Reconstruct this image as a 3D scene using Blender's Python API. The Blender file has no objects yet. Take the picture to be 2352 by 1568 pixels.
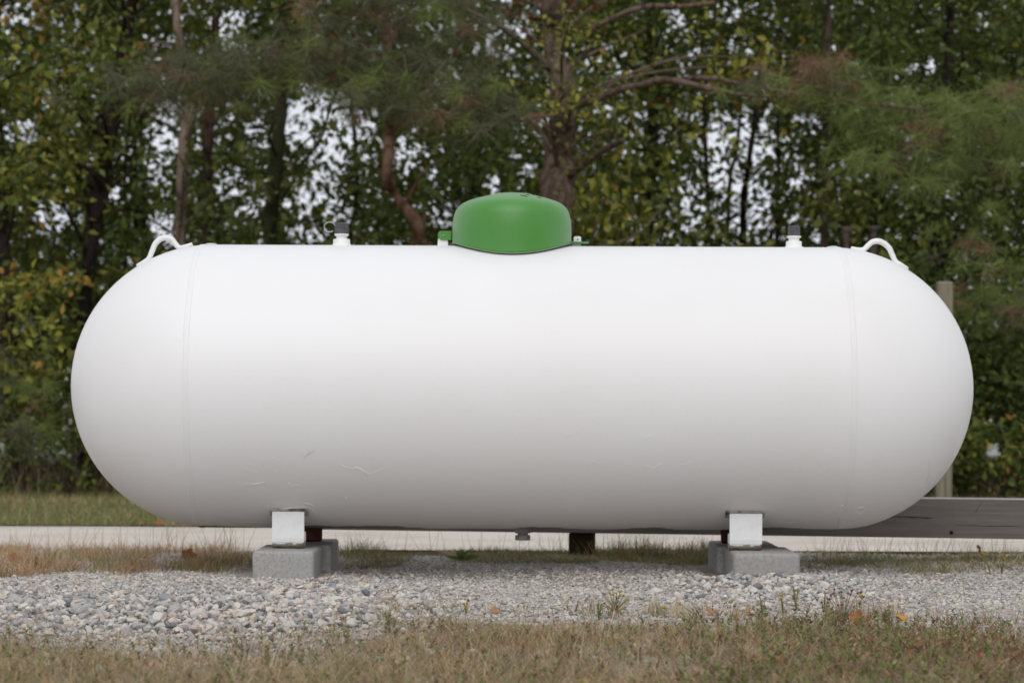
import bpy, bmesh, math, random
import numpy as np
from mathutils import Vector, Matrix, noise as mnoise

random.seed(7)
RNG = np.random.default_rng(11)
R = math.radians
scene = bpy.context.scene

# ------------------------------------------------------------------ camera, sky, sun, exposure
CAM_H = 0.547
CAM_D = 8.5            # metres from the camera to the tank's axis (the world's y = 0)
cam_data = bpy.data.cameras.new('camera')
cam = bpy.data.objects.new('camera', cam_data)
scene.collection.objects.link(cam)
cam.location = (0.0, -CAM_D, CAM_H)
cam.rotation_euler = (R(90), R(0), 0)
cam.rotation_euler.rotate_axis('Z', R(0.26))
cam_data.sensor_width = 36.0
cam_data.lens = 36.0 * 5800 / 2352
cam_data.shift_y = 156 / 2352
cam_data.clip_start = 0.05
cam_data.clip_end = 2000
cam_data.dof.use_dof = True
cam_data.dof.focus_distance = 7.0
cam_data.dof.aperture_fstop = 5.6
cam_data.dof.aperture_blades = 0
scene.camera = cam

SUN_EL, SUN_AZ = 43.0, 184.0      # soft light from above and a little from the camera's side
world = bpy.data.worlds.new('World')
scene.world = world
world.use_nodes = True
nt = world.node_tree
nt.nodes.clear()
sky = nt.nodes.new('ShaderNodeTexSky')
sky.sky_type = 'NISHITA'
sky.sun_disc = False
sky.sun_elevation = R(SUN_EL)
sky.sun_rotation = R(SUN_AZ)
sky.air_density = 1.0
sky.dust_density = 3.0
# overcast: the sky's blue is washed out to the pale grey of an even cloud layer
bw = nt.nodes.new('ShaderNodeRGBToBW')
mul = nt.nodes.new('ShaderNodeVectorMath'); mul.operation = 'MULTIPLY'
mul.inputs[1].default_value = (0.955, 0.985, 1.06)
mixs = nt.nodes.new('ShaderNodeMix'); mixs.data_type = 'RGBA'
mixs.inputs[0].default_value = 0.93
flat = nt.nodes.new('ShaderNodeMix'); flat.data_type = 'RGBA'
flat.inputs[0].default_value = 0.72
flat.inputs[7].default_value = (6.4, 6.65, 7.15, 1)
bg = nt.nodes.new('ShaderNodeBackground'); bg.inputs[1].default_value = 0.138
wout = nt.nodes.new('ShaderNodeOutputWorld')
L = nt.links.new
L(sky.outputs[0], bw.inputs[0]); L(bw.outputs[0], mul.inputs[0])
L(sky.outputs[0], mixs.inputs[6]); L(mul.outputs[0], mixs.inputs[7])
L(mixs.outputs[2], flat.inputs[6])
L(flat.outputs[2], bg.inputs[0]); L(bg.outputs[0], wout.inputs[0])

sun_d = bpy.data.lights.new('sun', 'SUN')
sun = bpy.data.objects.new('sun', sun_d)
scene.collection.objects.link(sun)
sun_d.energy = 1.08
sun_d.angle = R(50)
sun_d.color = (1.0, 0.965, 0.92)
az = R(SUN_AZ)
sdir = Vector((math.sin(az) * math.cos(R(SUN_EL)), math.cos(az) * math.cos(R(SUN_EL)), math.sin(R(SUN_EL))))
sun.rotation_euler = (-sdir).to_track_quat('-Z', 'Y').to_euler()
sun.location = sdir * 30

scene.view_settings.view_transform = 'Standard'
scene.view_settings.look = 'None'
scene.view_settings.exposure = 0.0
scene.view_settings.gamma = 1.0
scene.view_settings.use_curve_mapping = False
scene.cycles.max_bounces = 6
scene.cycles.diffuse_bounces = 4
scene.cycles.transparent_max_bounces = 6
scene.cycles.use_denoising = True

# ------------------------------------------------------------------ measuring helpers
ROLL = math.tan(R(0.26))
def deroll(px, py):
    return px + ROLL * (py - 784), py - ROLL * (px - 1176)
def W(px, py, d):
    """A point seen at (px, py) in the 2352-pixel-wide photograph, d metres in front of the camera."""
    px, py = deroll(px, py)
    return Vector(((px - 1176) / 5800 * d, d - CAM_D, CAM_H - (py - 940) / 5800 * d))
def WG(px, py):
    """The ground point seen at (px, py)."""
    qx, qy = deroll(px, py)
    return W(px, py, CAM_H * 5800 / (qy - 940))
def topx(P):
    """Where points of an (n, 3) array stand in the photograph."""
    d = P[:, 1] + CAM_D
    qx = 1176 + P[:, 0] * 5800 / d
    qy = 940 + (CAM_H - P[:, 2]) * 5800 / d
    return qx - ROLL * (qy - 784), qy + ROLL * (qx - 1176)
def sstep(a, b, x):
    t = np.clip((x - a) / (b - a), 0, 1)
    return t * t * (3 - 2 * t)

# ------------------------------------------------------------------ object helpers
def tag(o, label=None, cat=None, group=None, kind=None):
    if label: o['label'] = label
    if cat: o['category'] = cat
    if group: o['group'] = group
    if kind: o['kind'] = kind
    return o
def link(name, mesh, parent=None, mats=()):
    o = bpy.data.objects.new(name, mesh)
    scene.collection.objects.link(o)
    for m in mats: mesh.materials.append(m)
    if parent is not None: o.parent = parent
    return o
def empty(name, loc=(0, 0, 0), rz=0.0):
    o = bpy.data.objects.new(name, None)
    o.location = loc
    o.rotation_euler = (0, 0, rz)
    o.empty_display_size = 0.1
    scene.collection.objects.link(o)
    return o
def np_mesh(name, V, F, mat_idx=None, smooth=False):
    """V (n,3), F (m,k) with k equal for all faces."""
    me = bpy.data.meshes.new(name)
    V = np.ascontiguousarray(V, dtype=np.float32); F = np.ascontiguousarray(F, dtype=np.int32)
    k = F.shape[1]
    me.vertices.add(len(V)); me.vertices.foreach_set('co', V.ravel())
    me.loops.add(F.size); me.loops.foreach_set('vertex_index', F.ravel())
    me.polygons.add(len(F))
    me.polygons.foreach_set('loop_start', np.arange(0, F.size, k, dtype=np.int32))
    if mat_idx is not None:
        me.polygons.foreach_set('material_index', np.ascontiguousarray(mat_idx, dtype=np.int32))
    me.polygons.foreach_set('use_smooth', np.full(len(F), smooth, dtype=bool))
    me.update(calc_edges=True)
    return me
def py_mesh(name, V, F, smooth=False):
    me = bpy.data.meshes.new(name)
    me.from_pydata([tuple(v) for v in V], [], F)
    if smooth:
        for p in me.polygons: p.use_smooth = True
    me.update()
    return me
def bm_mesh(name, bm, smooth=False):
    me = bpy.data.meshes.new(name)
    bmesh.ops.recalc_face_normals(bm, faces=bm.faces)
    bm.to_mesh(me); bm.free()
    if smooth:
        for p in me.polygons: p.use_smooth = True
    return me
def box_mesh(name, x0, x1, y0, y1, z0, z1, bevel=0.0, seg=2, jitter=0.0):
    bm = bmesh.new()
    vs = bmesh.ops.create_cube(bm, size=1)['verts']
    for v in vs:
        v.co = Vector(((x0 + x1) / 2 + v.co.x * (x1 - x0), (y0 + y1) / 2 + v.co.y * (y1 - y0), (z0 + z1) / 2 + v.co.z * (z1 - z0)))
    if bevel:
        bmesh.ops.bevel(bm, geom=list(bm.edges), offset=bevel, segments=seg, profile=0.5, affect='EDGES')
    if jitter:
        for v in bm.verts: v.co += Vector(mnoise.noise_vector(v.co * 18)) * jitter
    return bm_mesh(name, bm, smooth=False)
def tube(points, radii, sides=8, rough=0.0, cap=True, freq=4.0):
    """Vertices and quad faces of a tube through points."""
    P = [Vector(p) for p in points]
    n = len(P)
    V, F = [], []
    up = Vector((0, 1, 0.13)).normalized()
    prev = None
    for i, p in enumerate(P):
        t = (P[min(i + 1, n - 1)] - P[max(i - 1, 0)]).normalized()
        a = (prev - t * prev.dot(t)) if prev is not None else t.cross(up)
        if a.length < 1e-5: a = t.orthogonal()
        a.normalize(); prev = a
        b = t.cross(a)
        for s in range(sides):
            th = 2 * math.pi * s / sides
            dv = a * math.cos(th) + b * math.sin(th)
            r = radii[i]
            if rough: r *= 1 + rough * mnoise.noise((p + dv * r) * freq)
            V.append(p + dv * r)
        if i:
            for s in range(sides):
                q = (i - 1) * sides
                F.append((q + s, q + (s + 1) % sides, q + sides + (s + 1) % sides, q + sides + s))
    if cap:
        V.append(P[0]); c0 = len(V) - 1
        V.append(P[-1]); c1 = len(V) - 1
        for s in range(sides):
            F.append((c0, (s + 1) % sides, s))
            q = (n - 1) * sides
            F.append((c1, q + s, q + (s + 1) % sides))
    return V, F
def smooth_path(pts, n):
    """Catmull-Rom through (x,y,z,r) tuples."""
    A = [Vector(p[:3]) for p in pts]; rr = [p[3] for p in pts]
    out, ro = [], []
    m = len(A)
    for i in range(m - 1):
        p0, p1, p2, p3 = A[max(i - 1, 0)], A[i], A[i + 1], A[min(i + 2, m - 1)]
        for k in range(n):
            t = k / n
            out.append(0.5 * ((2 * p1) + (p2 - p0) * t + (2 * p0 - 5 * p1 + 4 * p2 - p3) * t * t + (3 * p1 - p0 - 3 * p2 + p3) * t ** 3))
            ro.append(rr[i] * (1 - t) + rr[i + 1] * t)
    out.append(A[-1]); ro.append(rr[-1])
    return out, ro
class MB:
    def __init__(self): self.V, self.F = [], []
    def add(self, V, F):
        k = len(self.V); self.V += list(V); self.F += [tuple(i + k for i in f) for f in F]
    def build(self, name, mat, parent=None, smooth=True):
        return link(name, py_mesh(name, self.V, self.F, smooth), parent, [mat])
def lathe_rows(profile, seg, axis='z', centre=(0, 0, 0)):
    """profile: (r, h) rows; returns V, F."""
    V, F = [], []
    for r, h in profile:
        for s in range(seg):
            a = 2 * math.pi * s / seg
            c = (r * math.cos(a), r * math.sin(a), h) if axis == 'z' else (h, r * math.cos(a), r * math.sin(a))
            V.append(Vector(c) + Vector(centre))
    for i in range(len(profile) - 1):
        for s in range(seg):
            F.append((i * seg + s, i * seg + (s + 1) % seg, (i + 1) * seg + (s + 1) % seg, (i + 1) * seg + s))
    return V, F

# ------------------------------------------------------------------ materials
def mat(name, base, rough=0.8, spec=0.5, noise=None, bump=None, build=None, trans=0.0, metallic=0.0, coat=0.0):
    """noise: (scale, colour2, lo, hi, detail) mixes in a second colour; bump: (scale, strength, distance)."""
    m = bpy.data.materials.new(name); m.use_nodes = True
    t = m.node_tree; N = t.nodes; b = N['Principled BSDF']; out = N['Material Output']
    b.inputs['Base Color'].default_value = (*base, 1)
    b.inputs['Roughness'].default_value = rough
    b.inputs['Specular IOR Level'].default_value = spec
    b.inputs['Metallic'].default_value = metallic
    b.inputs['Coat Weight'].default_value = coat
    co = N.new('ShaderNodeTexCoord')
    cur = None
    for q in (noise or []):
        scale, c2, lo, hi, det = q[:5]
        stretch = q[5] if len(q) > 5 else (1, 1, 1)
        mp = N.new('ShaderNodeMapping'); mp.inputs['Scale'].default_value = stretch
        t.links.new(co.outputs['Object'], mp.inputs[0])
        nz = N.new('ShaderNodeTexNoise'); nz.inputs['Scale'].default_value = scale; nz.inputs['Detail'].default_value = det
        t.links.new(mp.outputs[0], nz.inputs['Vector'])
        mr = N.new('ShaderNodeMapRange'); mr.inputs[1].default_value = lo; mr.inputs[2].default_value = hi
        t.links.new(nz.outputs[0], mr.inputs[0])
        mx = N.new('ShaderNodeMix'); mx.data_type = 'RGBA'
        t.links.new(mr.outputs[0], mx.inputs[0])
        if cur is None: mx.inputs[6].default_value = (*base, 1)
        else: t.links.new(cur, mx.inputs[6])
        mx.inputs[7].default_value = (*c2, 1)
        cur = mx.outputs[2]
    if cur is not None: t.links.new(cur, b.inputs['Base Color'])
    if bump:
        nrm = None
        for scale, strength, dist in bump:
            nz = N.new('ShaderNodeTexNoise'); nz.inputs['Scale'].default_value = scale; nz.inputs['Detail'].default_value = 4
            t.links.new(co.outputs['Object'], nz.inputs['Vector'])
            bp = N.new('ShaderNodeBump'); bp.inputs['Strength'].default_value = strength; bp.inputs['Distance'].default_value = dist
            t.links.new(nz.outputs[0], bp.inputs['Height'])
            if nrm is not None: t.links.new(nrm, bp.inputs['Normal'])
            nrm = bp.outputs[0]
        t.links.new(nrm, b.inputs['Normal'])
    if trans:
        tr = N.new('ShaderNodeBsdfTranslucent')
        if cur is not None: t.links.new(cur, tr.inputs[0])
        else: tr.inputs[0].default_value = (*base, 1)
        ms = N.new('ShaderNodeMixShader'); ms.inputs[0].default_value = trans
        t.links.new(b.outputs[0], ms.inputs[1]); t.links.new(tr.outputs[0], ms.inputs[2])
        t.links.new(ms.outputs[0], out.inputs[0])
    if build: build(m, t, b, co, cur)
    return m

def worn_paint(m, t, b, co, cur):
    """Old paint: grime and missing paint in ragged patches at the very bottom, grime specks, sags and chips in the film."""
    N = t.nodes
    sep = N.new('ShaderNodeSeparateXYZ'); t.links.new(co.outputs['Object'], sep.inputs[0])
    nz = N.new('ShaderNodeTexNoise'); nz.inputs['Scale'].default_value = 3.2; nz.inputs['Detail'].default_value = 5
    mp = N.new('ShaderNodeMapping'); mp.inputs['Scale'].default_value = (1, 0.5, 0.5)
    t.links.new(co.outputs['Object'], mp.inputs[0]); t.links.new(mp.outputs[0], nz.inputs['Vector'])
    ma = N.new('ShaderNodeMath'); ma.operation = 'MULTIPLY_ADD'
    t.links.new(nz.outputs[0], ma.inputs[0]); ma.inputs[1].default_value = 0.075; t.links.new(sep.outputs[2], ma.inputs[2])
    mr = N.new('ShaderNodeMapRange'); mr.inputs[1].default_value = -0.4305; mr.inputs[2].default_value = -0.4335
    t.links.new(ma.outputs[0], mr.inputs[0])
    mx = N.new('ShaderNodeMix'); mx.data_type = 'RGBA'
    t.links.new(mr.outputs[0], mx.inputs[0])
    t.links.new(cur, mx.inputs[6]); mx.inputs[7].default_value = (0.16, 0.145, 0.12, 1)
    # tiny dark specks
    vo = N.new('ShaderNodeTexVoronoi'); vo.inputs['Scale'].default_value = 16
    t.links.new(co.outputs['Object'], vo.inputs['Vector'])
    m2 = N.new('ShaderNodeMapRange'); m2.inputs[1].default_value = 0.045; m2.inputs[2].default_value = 0.02
    t.links.new(vo.outputs['Distance'], m2.inputs[0])
    n3 = N.new('ShaderNodeTexNoise'); n3.inputs['Scale'].default_value = 2.3
    t.links.new(co.outputs['Object'], n3.inputs['Vector'])
    m3 = N.new('ShaderNodeMapRange'); m3.inputs[1].default_value = 0.5; m3.inputs[2].default_value = 0.68; m3.inputs[4].default_value = 0.16
    t.links.new(n3.outputs[0], m3.inputs[0])
    mm = N.new('ShaderNodeMath'); mm.operation = 'MULTIPLY'
    t.links.new(m2.outputs[0], mm.inputs[0]); t.links.new(m3.outputs[0], mm.inputs[1])
    mx2 = N.new('ShaderNodeMix'); mx2.data_type = 'RGBA'
    t.links.new(mm.outputs[0], mx2.inputs[0]); t.links.new(mx.outputs[2], mx2.inputs[6]); mx2.inputs[7].default_value = (0.3, 0.27, 0.24, 1)
    t.links.new(mx2.outputs[2], b.inputs['Base Color'])
    # raised specks and faint film texture
    v2 = N.new('ShaderNodeTexVoronoi'); v2.inputs['Scale'].default_value = 34
    t.links.new(co.outputs['Object'], v2.inputs['Vector'])
    m4 = N.new('ShaderNodeMapRange'); m4.inputs[1].default_value = 0.09; m4.inputs[2].default_value = 0.0
    t.links.new(v2.outputs['Distance'], m4.inputs[0])
    n5 = N.new('ShaderNodeTexNoise'); n5.inputs['Scale'].default_value = 4.0; n5.inputs['Detail'].default_value = 6
    t.links.new(co.outputs['Object'], n5.inputs['Vector'])
    m5 = N.new('ShaderNodeMapRange'); m5.inputs[1].default_value = 0.45; m5.inputs[2].default_value = 0.6
    t.links.new(n5.outputs[0], m5.inputs[0])
    mu = N.new('ShaderNodeMath'); mu.operation = 'MULTIPLY'
    t.links.new(m4.outputs[0], mu.inputs[0]); t.links.new(m5.outputs[0], mu.inputs[1])
    b1 = N.new('ShaderNodeBump'); b1.inputs['Strength'].default_value = 0.4; b1.inputs['Distance'].default_value = 0.004
    t.links.new(mu.outputs[0], b1.inputs['Height'])
    n6 = N.new('ShaderNodeTexNoise'); n6.inputs['Scale'].default_value = 60; n6.inputs['Detail'].default_value = 3
    t.links.new(co.outputs['Object'], n6.inputs['Vector'])
    b2 = N.new('ShaderNodeBump'); b2.inputs['Strength'].default_value = 0.09; b2.inputs['Distance'].default_value = 0.004
    t.links.new(n6.outputs[0], b2.inputs['Height']); t.links.new(b1.outputs[0], b2.inputs['Normal'])
    n7 = N.new('ShaderNodeTexNoise'); n7.inputs['Scale'].default_value = 2.2; n7.inputs['Detail'].default_value = 2
    t.links.new(co.outputs['Object'], n7.inputs['Vector'])
    b3 = N.new('ShaderNodeBump'); b3.inputs['Strength'].default_value = 0.12; b3.inputs['Distance'].default_value = 0.01
    t.links.new(n7.outputs[0], b3.inputs['Height']); t.links.new(b2.outputs[0], b3.inputs['Normal'])
    t.links.new(b3.outputs[0], b.inputs['Normal'])

M_white = mat('white_tank_paint', (0.80, 0.79, 0.785), 0.42, 0.4, noise=[(1.4, (0.77, 0.755, 0.74), 0.4, 0.7, 5)], build=worn_paint)
M_whitep = mat('white_fitting_paint', (0.78, 0.78, 0.76), 0.45, 0.4, noise=[(25, (0.66, 0.65, 0.61), 0.5, 0.75, 4)], bump=[(120, 0.15, 0.003)])
M_drip = mat('white_drip_paint', (0.82, 0.82, 0.81), 0.35, 0.5)
M_scuff = mat('dark_scuff', (0.32, 0.31, 0.30), 0.8)
def leg_paint(m, t, b, co, cur):
    N = t.nodes
    sep = N.new('ShaderNodeSeparateXYZ'); t.links.new(co.outputs['Object'], sep.inputs[0])
    nz = N.new('ShaderNodeTexNoise'); nz.inputs['Scale'].default_value = 16; nz.inputs['Detail'].default_value = 4
    t.links.new(co.outputs['Object'], nz.inputs['Vector'])
    ma = N.new('ShaderNodeMath'); ma.operation = 'MULTIPLY_ADD'
    t.links.new(nz.outputs[0], ma.inputs[0]); ma.inputs[1].default_value = -0.05; t.links.new(sep.outputs[2], ma.inputs[2])
    mr = N.new('ShaderNodeMapRange'); mr.inputs[1].default_value = -0.0035; mr.inputs[2].default_value = -0.006
    t.links.new(ma.outputs[0], mr.inputs[0])
    nr = N.new('ShaderNodeTexNoise'); nr.inputs['Scale'].default_value = 30; nr.inputs['Detail'].default_value = 5
    t.links.new(co.outputs['Object'], nr.inputs['Vector'])
    m2 = N.new('ShaderNodeMapRange'); m2.inputs[1].default_value = 0.5; m2.inputs[2].default_value = 0.62
    t.links.new(nr.outputs[0], m2.inputs[0])
    rr = N.new('ShaderNodeMix'); rr.data_type = 'RGBA'
    rr.inputs[6].default_value = (0.27, 0.26, 0.21, 1); rr.inputs[7].default_value = (0.22, 0.11, 0.05, 1)
    t.links.new(m2.outputs[0], rr.inputs[0])
    mx = N.new('ShaderNodeMix'); mx.data_type = 'RGBA'
    t.links.new(mr.outputs[0], mx.inputs[0]); t.links.new(cur, mx.inputs[6]); t.links.new(rr.outputs[2], mx.inputs[7])
    t.links.new(mx.outputs[2], b.inputs['Base Color'])
M_leg = mat('white_leg_paint_worn', (0.80, 0.80, 0.79), 0.45, 0.4, noise=[(30, (0.72, 0.71, 0.69), 0.5, 0.8, 4)], bump=[(60, 0.2, 0.003)], build=leg_paint)
M_rustleg = mat('rusty_leg_steel', (0.09, 0.035, 0.022), 0.85, 0.3, noise=[(40, (0.17, 0.07, 0.035), 0.45, 0.7, 5)], bump=[(80, 0.4, 0.003)])
def dome_paint(m, t, b, co, cur):
    """Sun-faded green paint: soft chalky patches that also paint in pale sky reflection."""
    N = t.nodes
    nz = N.new('ShaderNodeTexNoise'); nz.inputs['Scale'].default_value = 5.0; nz.inputs['Detail'].default_value = 3
    t.links.new(co.outputs['Object'], nz.inputs['Vector'])
    n2 = N.new('ShaderNodeTexNoise'); n2.inputs['Scale'].default_value = 90; n2.inputs['Detail'].default_value = 4
    t.links.new(co.outputs['Object'], n2.inputs['Vector'])
    mr = N.new('ShaderNodeMapRange'); mr.inputs[1].default_value = 0.42; mr.inputs[2].default_value = 0.62; mr.inputs[3].default_value = 0.0; mr.inputs[4].default_value = 0.5
    t.links.new(nz.outputs[0], mr.inputs[0])
    mx = N.new('ShaderNodeMix'); mx.data_type = 'RGBA'
    t.links.new(mr.outputs[0], mx.inputs[0]); mx.inputs[6].default_value = (0.05, 0.225, 0.02, 1); mx.inputs[7].default_value = (0.085, 0.24, 0.07, 1)
    m2 = N.new('ShaderNodeMapRange'); m2.inputs[1].default_value = 0.74; m2.inputs[2].default_value = 0.8
    t.links.new(n2.outputs[0], m2.inputs[0])
    m3 = N.new('ShaderNodeMix'); m3.data_type = 'RGBA'
    t.links.new(m2.outputs[0], m3.inputs[0]); t.links.new(mx.outputs[2], m3.inputs[6]); m3.inputs[7].default_value = (0.35, 0.5, 0.3, 1)
    t.links.new(m3.outputs[2], b.inputs['Base Color'])
M_green = mat('green_dome_paint', (0.06, 0.22, 0.04), 0.42, 0.55, bump=[(14, 0.06, 0.01), (200, 0.03, 0.002)], build=dome_paint, coat=0.0)
M_green.node_tree.nodes['Principled BSDF'].inputs['Sheen Weight'].default_value = 0.2
M_rim = mat('pale_rim_paint', (0.22, 0.34, 0.2), 0.5)
M_cap = mat('dark_grey_cap_plastic', (0.065, 0.06, 0.07), 0.5, 0.4, noise=[(50, (0.10, 0.095, 0.10), 0.4, 0.7, 4)], bump=[(90, 0.3, 0.004)])
M_ring = mat('clear_tether_plastic', (0.55, 0.56, 0.52), 0.3, 0.5)
M_steel = mat('dull_plug_steel', (0.30, 0.29, 0.27), 0.6, 0.4, noise=[(40, (0.2, 0.17, 0.14), 0.45, 0.7, 4)])
M_slot = mat('dark_vent_slot', (0.03, 0.09, 0.03), 0.8)
M_gapshade = mat('painted_gap_shadow', (0.02, 0.02, 0.02), 0.8)  # near-black colour stands in for the shade in the rim gap and lock hole
M_conc = mat('grey_block_concrete', (0.37, 0.355, 0.335), 0.92, 0.25, noise=[(110, (0.25, 0.24, 0.23), 0.42, 0.7, 6), (4, (0.33, 0.33, 0.325), 0.5, 0.75, 4), (200, (0.42, 0.42, 0.41), 0.62, 0.72, 2)], bump=[(260, 0.5, 0.002), (60, 0.3, 0.004)])
M_conc2 = mat('mottled_block_concrete', (0.35, 0.33, 0.31), 0.92, 0.25, noise=[(80, (0.26, 0.245, 0.235), 0.42, 0.7, 6), (11, (0.50, 0.50, 0.46), 0.66, 0.76, 6), (5, (0.31, 0.30, 0.29), 0.5, 0.7, 4)], bump=[(220, 0.5, 0.002), (50, 0.35, 0.005)])
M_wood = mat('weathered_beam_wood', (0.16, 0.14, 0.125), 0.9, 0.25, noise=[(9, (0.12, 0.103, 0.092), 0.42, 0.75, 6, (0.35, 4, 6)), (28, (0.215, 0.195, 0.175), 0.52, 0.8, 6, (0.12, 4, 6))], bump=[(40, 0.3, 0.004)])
M_woodtop = mat('pale_beam_top', (0.36, 0.35, 0.34), 0.9, 0.25, noise=[(20, (0.22, 0.21, 0.2), 0.45, 0.7, 5, (0.2, 4, 4))])  # paler wood colour for the upward faces of beam and post
M_post = mat('pale_post_wood', (0.23, 0.20, 0.145), 0.9, 0.25, noise=[(14, (0.12, 0.105, 0.08), 0.42, 0.7, 6, (5, 5, 0.3)), (4, (0.16, 0.17, 0.10), 0.5, 0.7, 4)], bump=[(40, 0.3, 0.004)])
M_darkpost = mat('dark_post_wood', (0.045, 0.022, 0.016), 0.9, 0.2, noise=[(14, (0.025, 0.014, 0.01), 0.42, 0.7, 5, (5, 5, 0.3))])  # dark brown wood of the posts under the beam
M_crack = mat('dark_crack', (0.015, 0.012, 0.01), 1.0, 0.1)
M_pipe = mat('rusty_pipe_steel', (0.13, 0.085, 0.07), 0.8, 0.3, noise=[(12, (0.22, 0.19, 0.18), 0.45, 0.65, 5)])
M_darkstrip = mat('dark_strip_brown', (0.05, 0.04, 0.032), 0.95, 0.1, noise=[(20, (0.09, 0.075, 0.05), 0.45, 0.7, 5)], bump=[(40, 0.5, 0.01)])  # dark brown colour of the strip at the gravel lip

M_ground = mat('gritty_soil', (0.31, 0.255, 0.195), 0.95, 0.15, noise=[(3, (0.22, 0.175, 0.13), 0.42, 0.66, 6), (160, (0.42, 0.36, 0.29), 0.5, 0.7, 6), (240, (0.14, 0.135, 0.13), 0.58, 0.72, 4)], bump=[(180, 0.9, 0.006), (50, 0.5, 0.01)])
M_grit = mat('pale_gravel_dust', (0.42, 0.375, 0.335), 0.95, 0.15, noise=[(2, (0.34, 0.30, 0.26), 0.42, 0.66, 5), (150, (0.54, 0.49, 0.43), 0.5, 0.7, 6), (210, (0.22, 0.22, 0.225), 0.56, 0.7, 5)], bump=[(170, 1.0, 0.008), (60, 0.6, 0.012)])
M_road = mat('pale_concrete_road', (0.63, 0.57, 0.50), 0.9, 0.2, noise=[(1.6, (0.52, 0.465, 0.40), 0.42, 0.66, 6), (60, (0.50, 0.45, 0.40), 0.5, 0.75, 5)], bump=[(90, 0.2, 0.004)])
M_lawn = mat('lawn_soil', (0.14, 0.13, 0.06), 0.95, 0.1, noise=[(1.1, (0.13, 0.115, 0.06), 0.42, 0.66, 6), (30, (0.05, 0.06, 0.025), 0.5, 0.7, 5)])
M_yard = mat('pale_far_ground', (0.33, 0.33, 0.30), 0.95, 0.1, noise=[(0.25, (0.12, 0.15, 0.06), 0.48, 0.56, 5)])
M_far = mat('field_soil', (0.36, 0.31, 0.235), 0.95, 0.1, noise=[(0.2, (0.27, 0.24, 0.15), 0.42, 0.66, 6)])

M_litter = mat('leaf_litter', (0.10, 0.07, 0.045), 0.95, 0.1, noise=[(6, (0.05, 0.05, 0.025), 0.42, 0.66, 6)])
def stone_mat(n, c, c2): return mat(n, c, 0.85, 0.3, noise=[(90, c2, 0.45, 0.68, 5)], bump=[(150, 0.35, 0.002)])
STONES = [stone_mat('white_grey_stone', (0.56, 0.52, 0.47), (0.40, 0.39, 0.38)), stone_mat('mid_grey_stone', (0.37, 0.35, 0.325), (0.50, 0.49, 0.47)),
          stone_mat('blue_grey_stone', (0.25, 0.255, 0.26), (0.38, 0.375, 0.365)), stone_mat('tan_stone', (0.50, 0.42, 0.33), (0.58, 0.53, 0.46)),
          stone_mat('pink_grey_stone', (0.44, 0.36, 0.32), (0.52, 0.48, 0.45)), stone_mat('dark_grey_stone', (0.14, 0.145, 0.15), (0.26, 0.26, 0.265)),
          stone_mat('cream_stone', (0.62, 0.58, 0.51), (0.48, 0.45, 0.41))]
def blade(n, c, tr=0.25): return mat(n, c, 0.75, 0.25, trans=tr)
GRASS = [blade('tan_blade', (0.50, 0.365, 0.21)), blade('straw_blade', (0.60, 0.50, 0.33)), blade('olive_blade', (0.23, 0.205, 0.08)),
         blade('green_blade', (0.20, 0.24, 0.08)), blade('brown_blade', (0.23, 0.155, 0.105)), blade('russet_blade', (0.47, 0.26, 0.14)),
         blade('red_leaf', (0.26, 0.065, 0.055)), blade('bright_green_leaf', (0.16, 0.25, 0.05)), blade('grey_twig', (0.3, 0.24, 0.2))]
M_bark = mat('brown_bark', (0.15, 0.105, 0.08), 0.95, 0.15, noise=[(9, (0.045, 0.03, 0.024), 0.42, 0.65, 6, (3, 3, 0.5)), (3, (0.14, 0.105, 0.085), 0.5, 0.75, 4)], bump=[(24, 0.9, 0.02)])
M_barkp = mat('pale_grey_bark', (0.25, 0.19, 0.145), 0.95, 0.15, noise=[(9, (0.11, 0.08, 0.062), 0.42, 0.65, 6, (3, 3, 0.5))], bump=[(24, 0.7, 0.015)])
M_barkr = mat('reddish_pine_bark', (0.175, 0.105, 0.07), 0.95, 0.15, noise=[(8, (0.085, 0.04, 0.026), 0.42, 0.65, 6, (2, 2, 0.5))], bump=[(24, 0.8, 0.02)])
M_barkd = mat('dark_bark', (0.04, 0.028, 0.022), 0.95, 0.15, noise=[(9, (0.022, 0.016, 0.013), 0.42, 0.65, 6, (3, 3, 0.5))], bump=[(24, 0.8, 0.02)])
M_barkm = mat('mossy_bark', (0.055, 0.052, 0.028), 0.95, 0.15, noise=[(5, (0.04, 0.055, 0.02), 0.42, 0.62, 6), (20, (0.07, 0.05, 0.035), 0.5, 0.75, 4)], bump=[(24, 0.8, 0.02)])
def leafm(n, c, tr=0.3): return mat(n, c, 0.6, 0.3, trans=tr)
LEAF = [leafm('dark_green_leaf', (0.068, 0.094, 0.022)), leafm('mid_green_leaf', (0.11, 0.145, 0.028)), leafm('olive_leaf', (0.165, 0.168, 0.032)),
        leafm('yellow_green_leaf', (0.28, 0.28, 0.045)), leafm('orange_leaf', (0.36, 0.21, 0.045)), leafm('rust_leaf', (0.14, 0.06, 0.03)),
        leafm('grey_green_needle', (0.12, 0.122, 0.065), 0.2), leafm('green_needle', (0.175, 0.215, 0.06), 0.25), leafm('rust_needle', (0.22, 0.13, 0.08), 0.2)]
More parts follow.
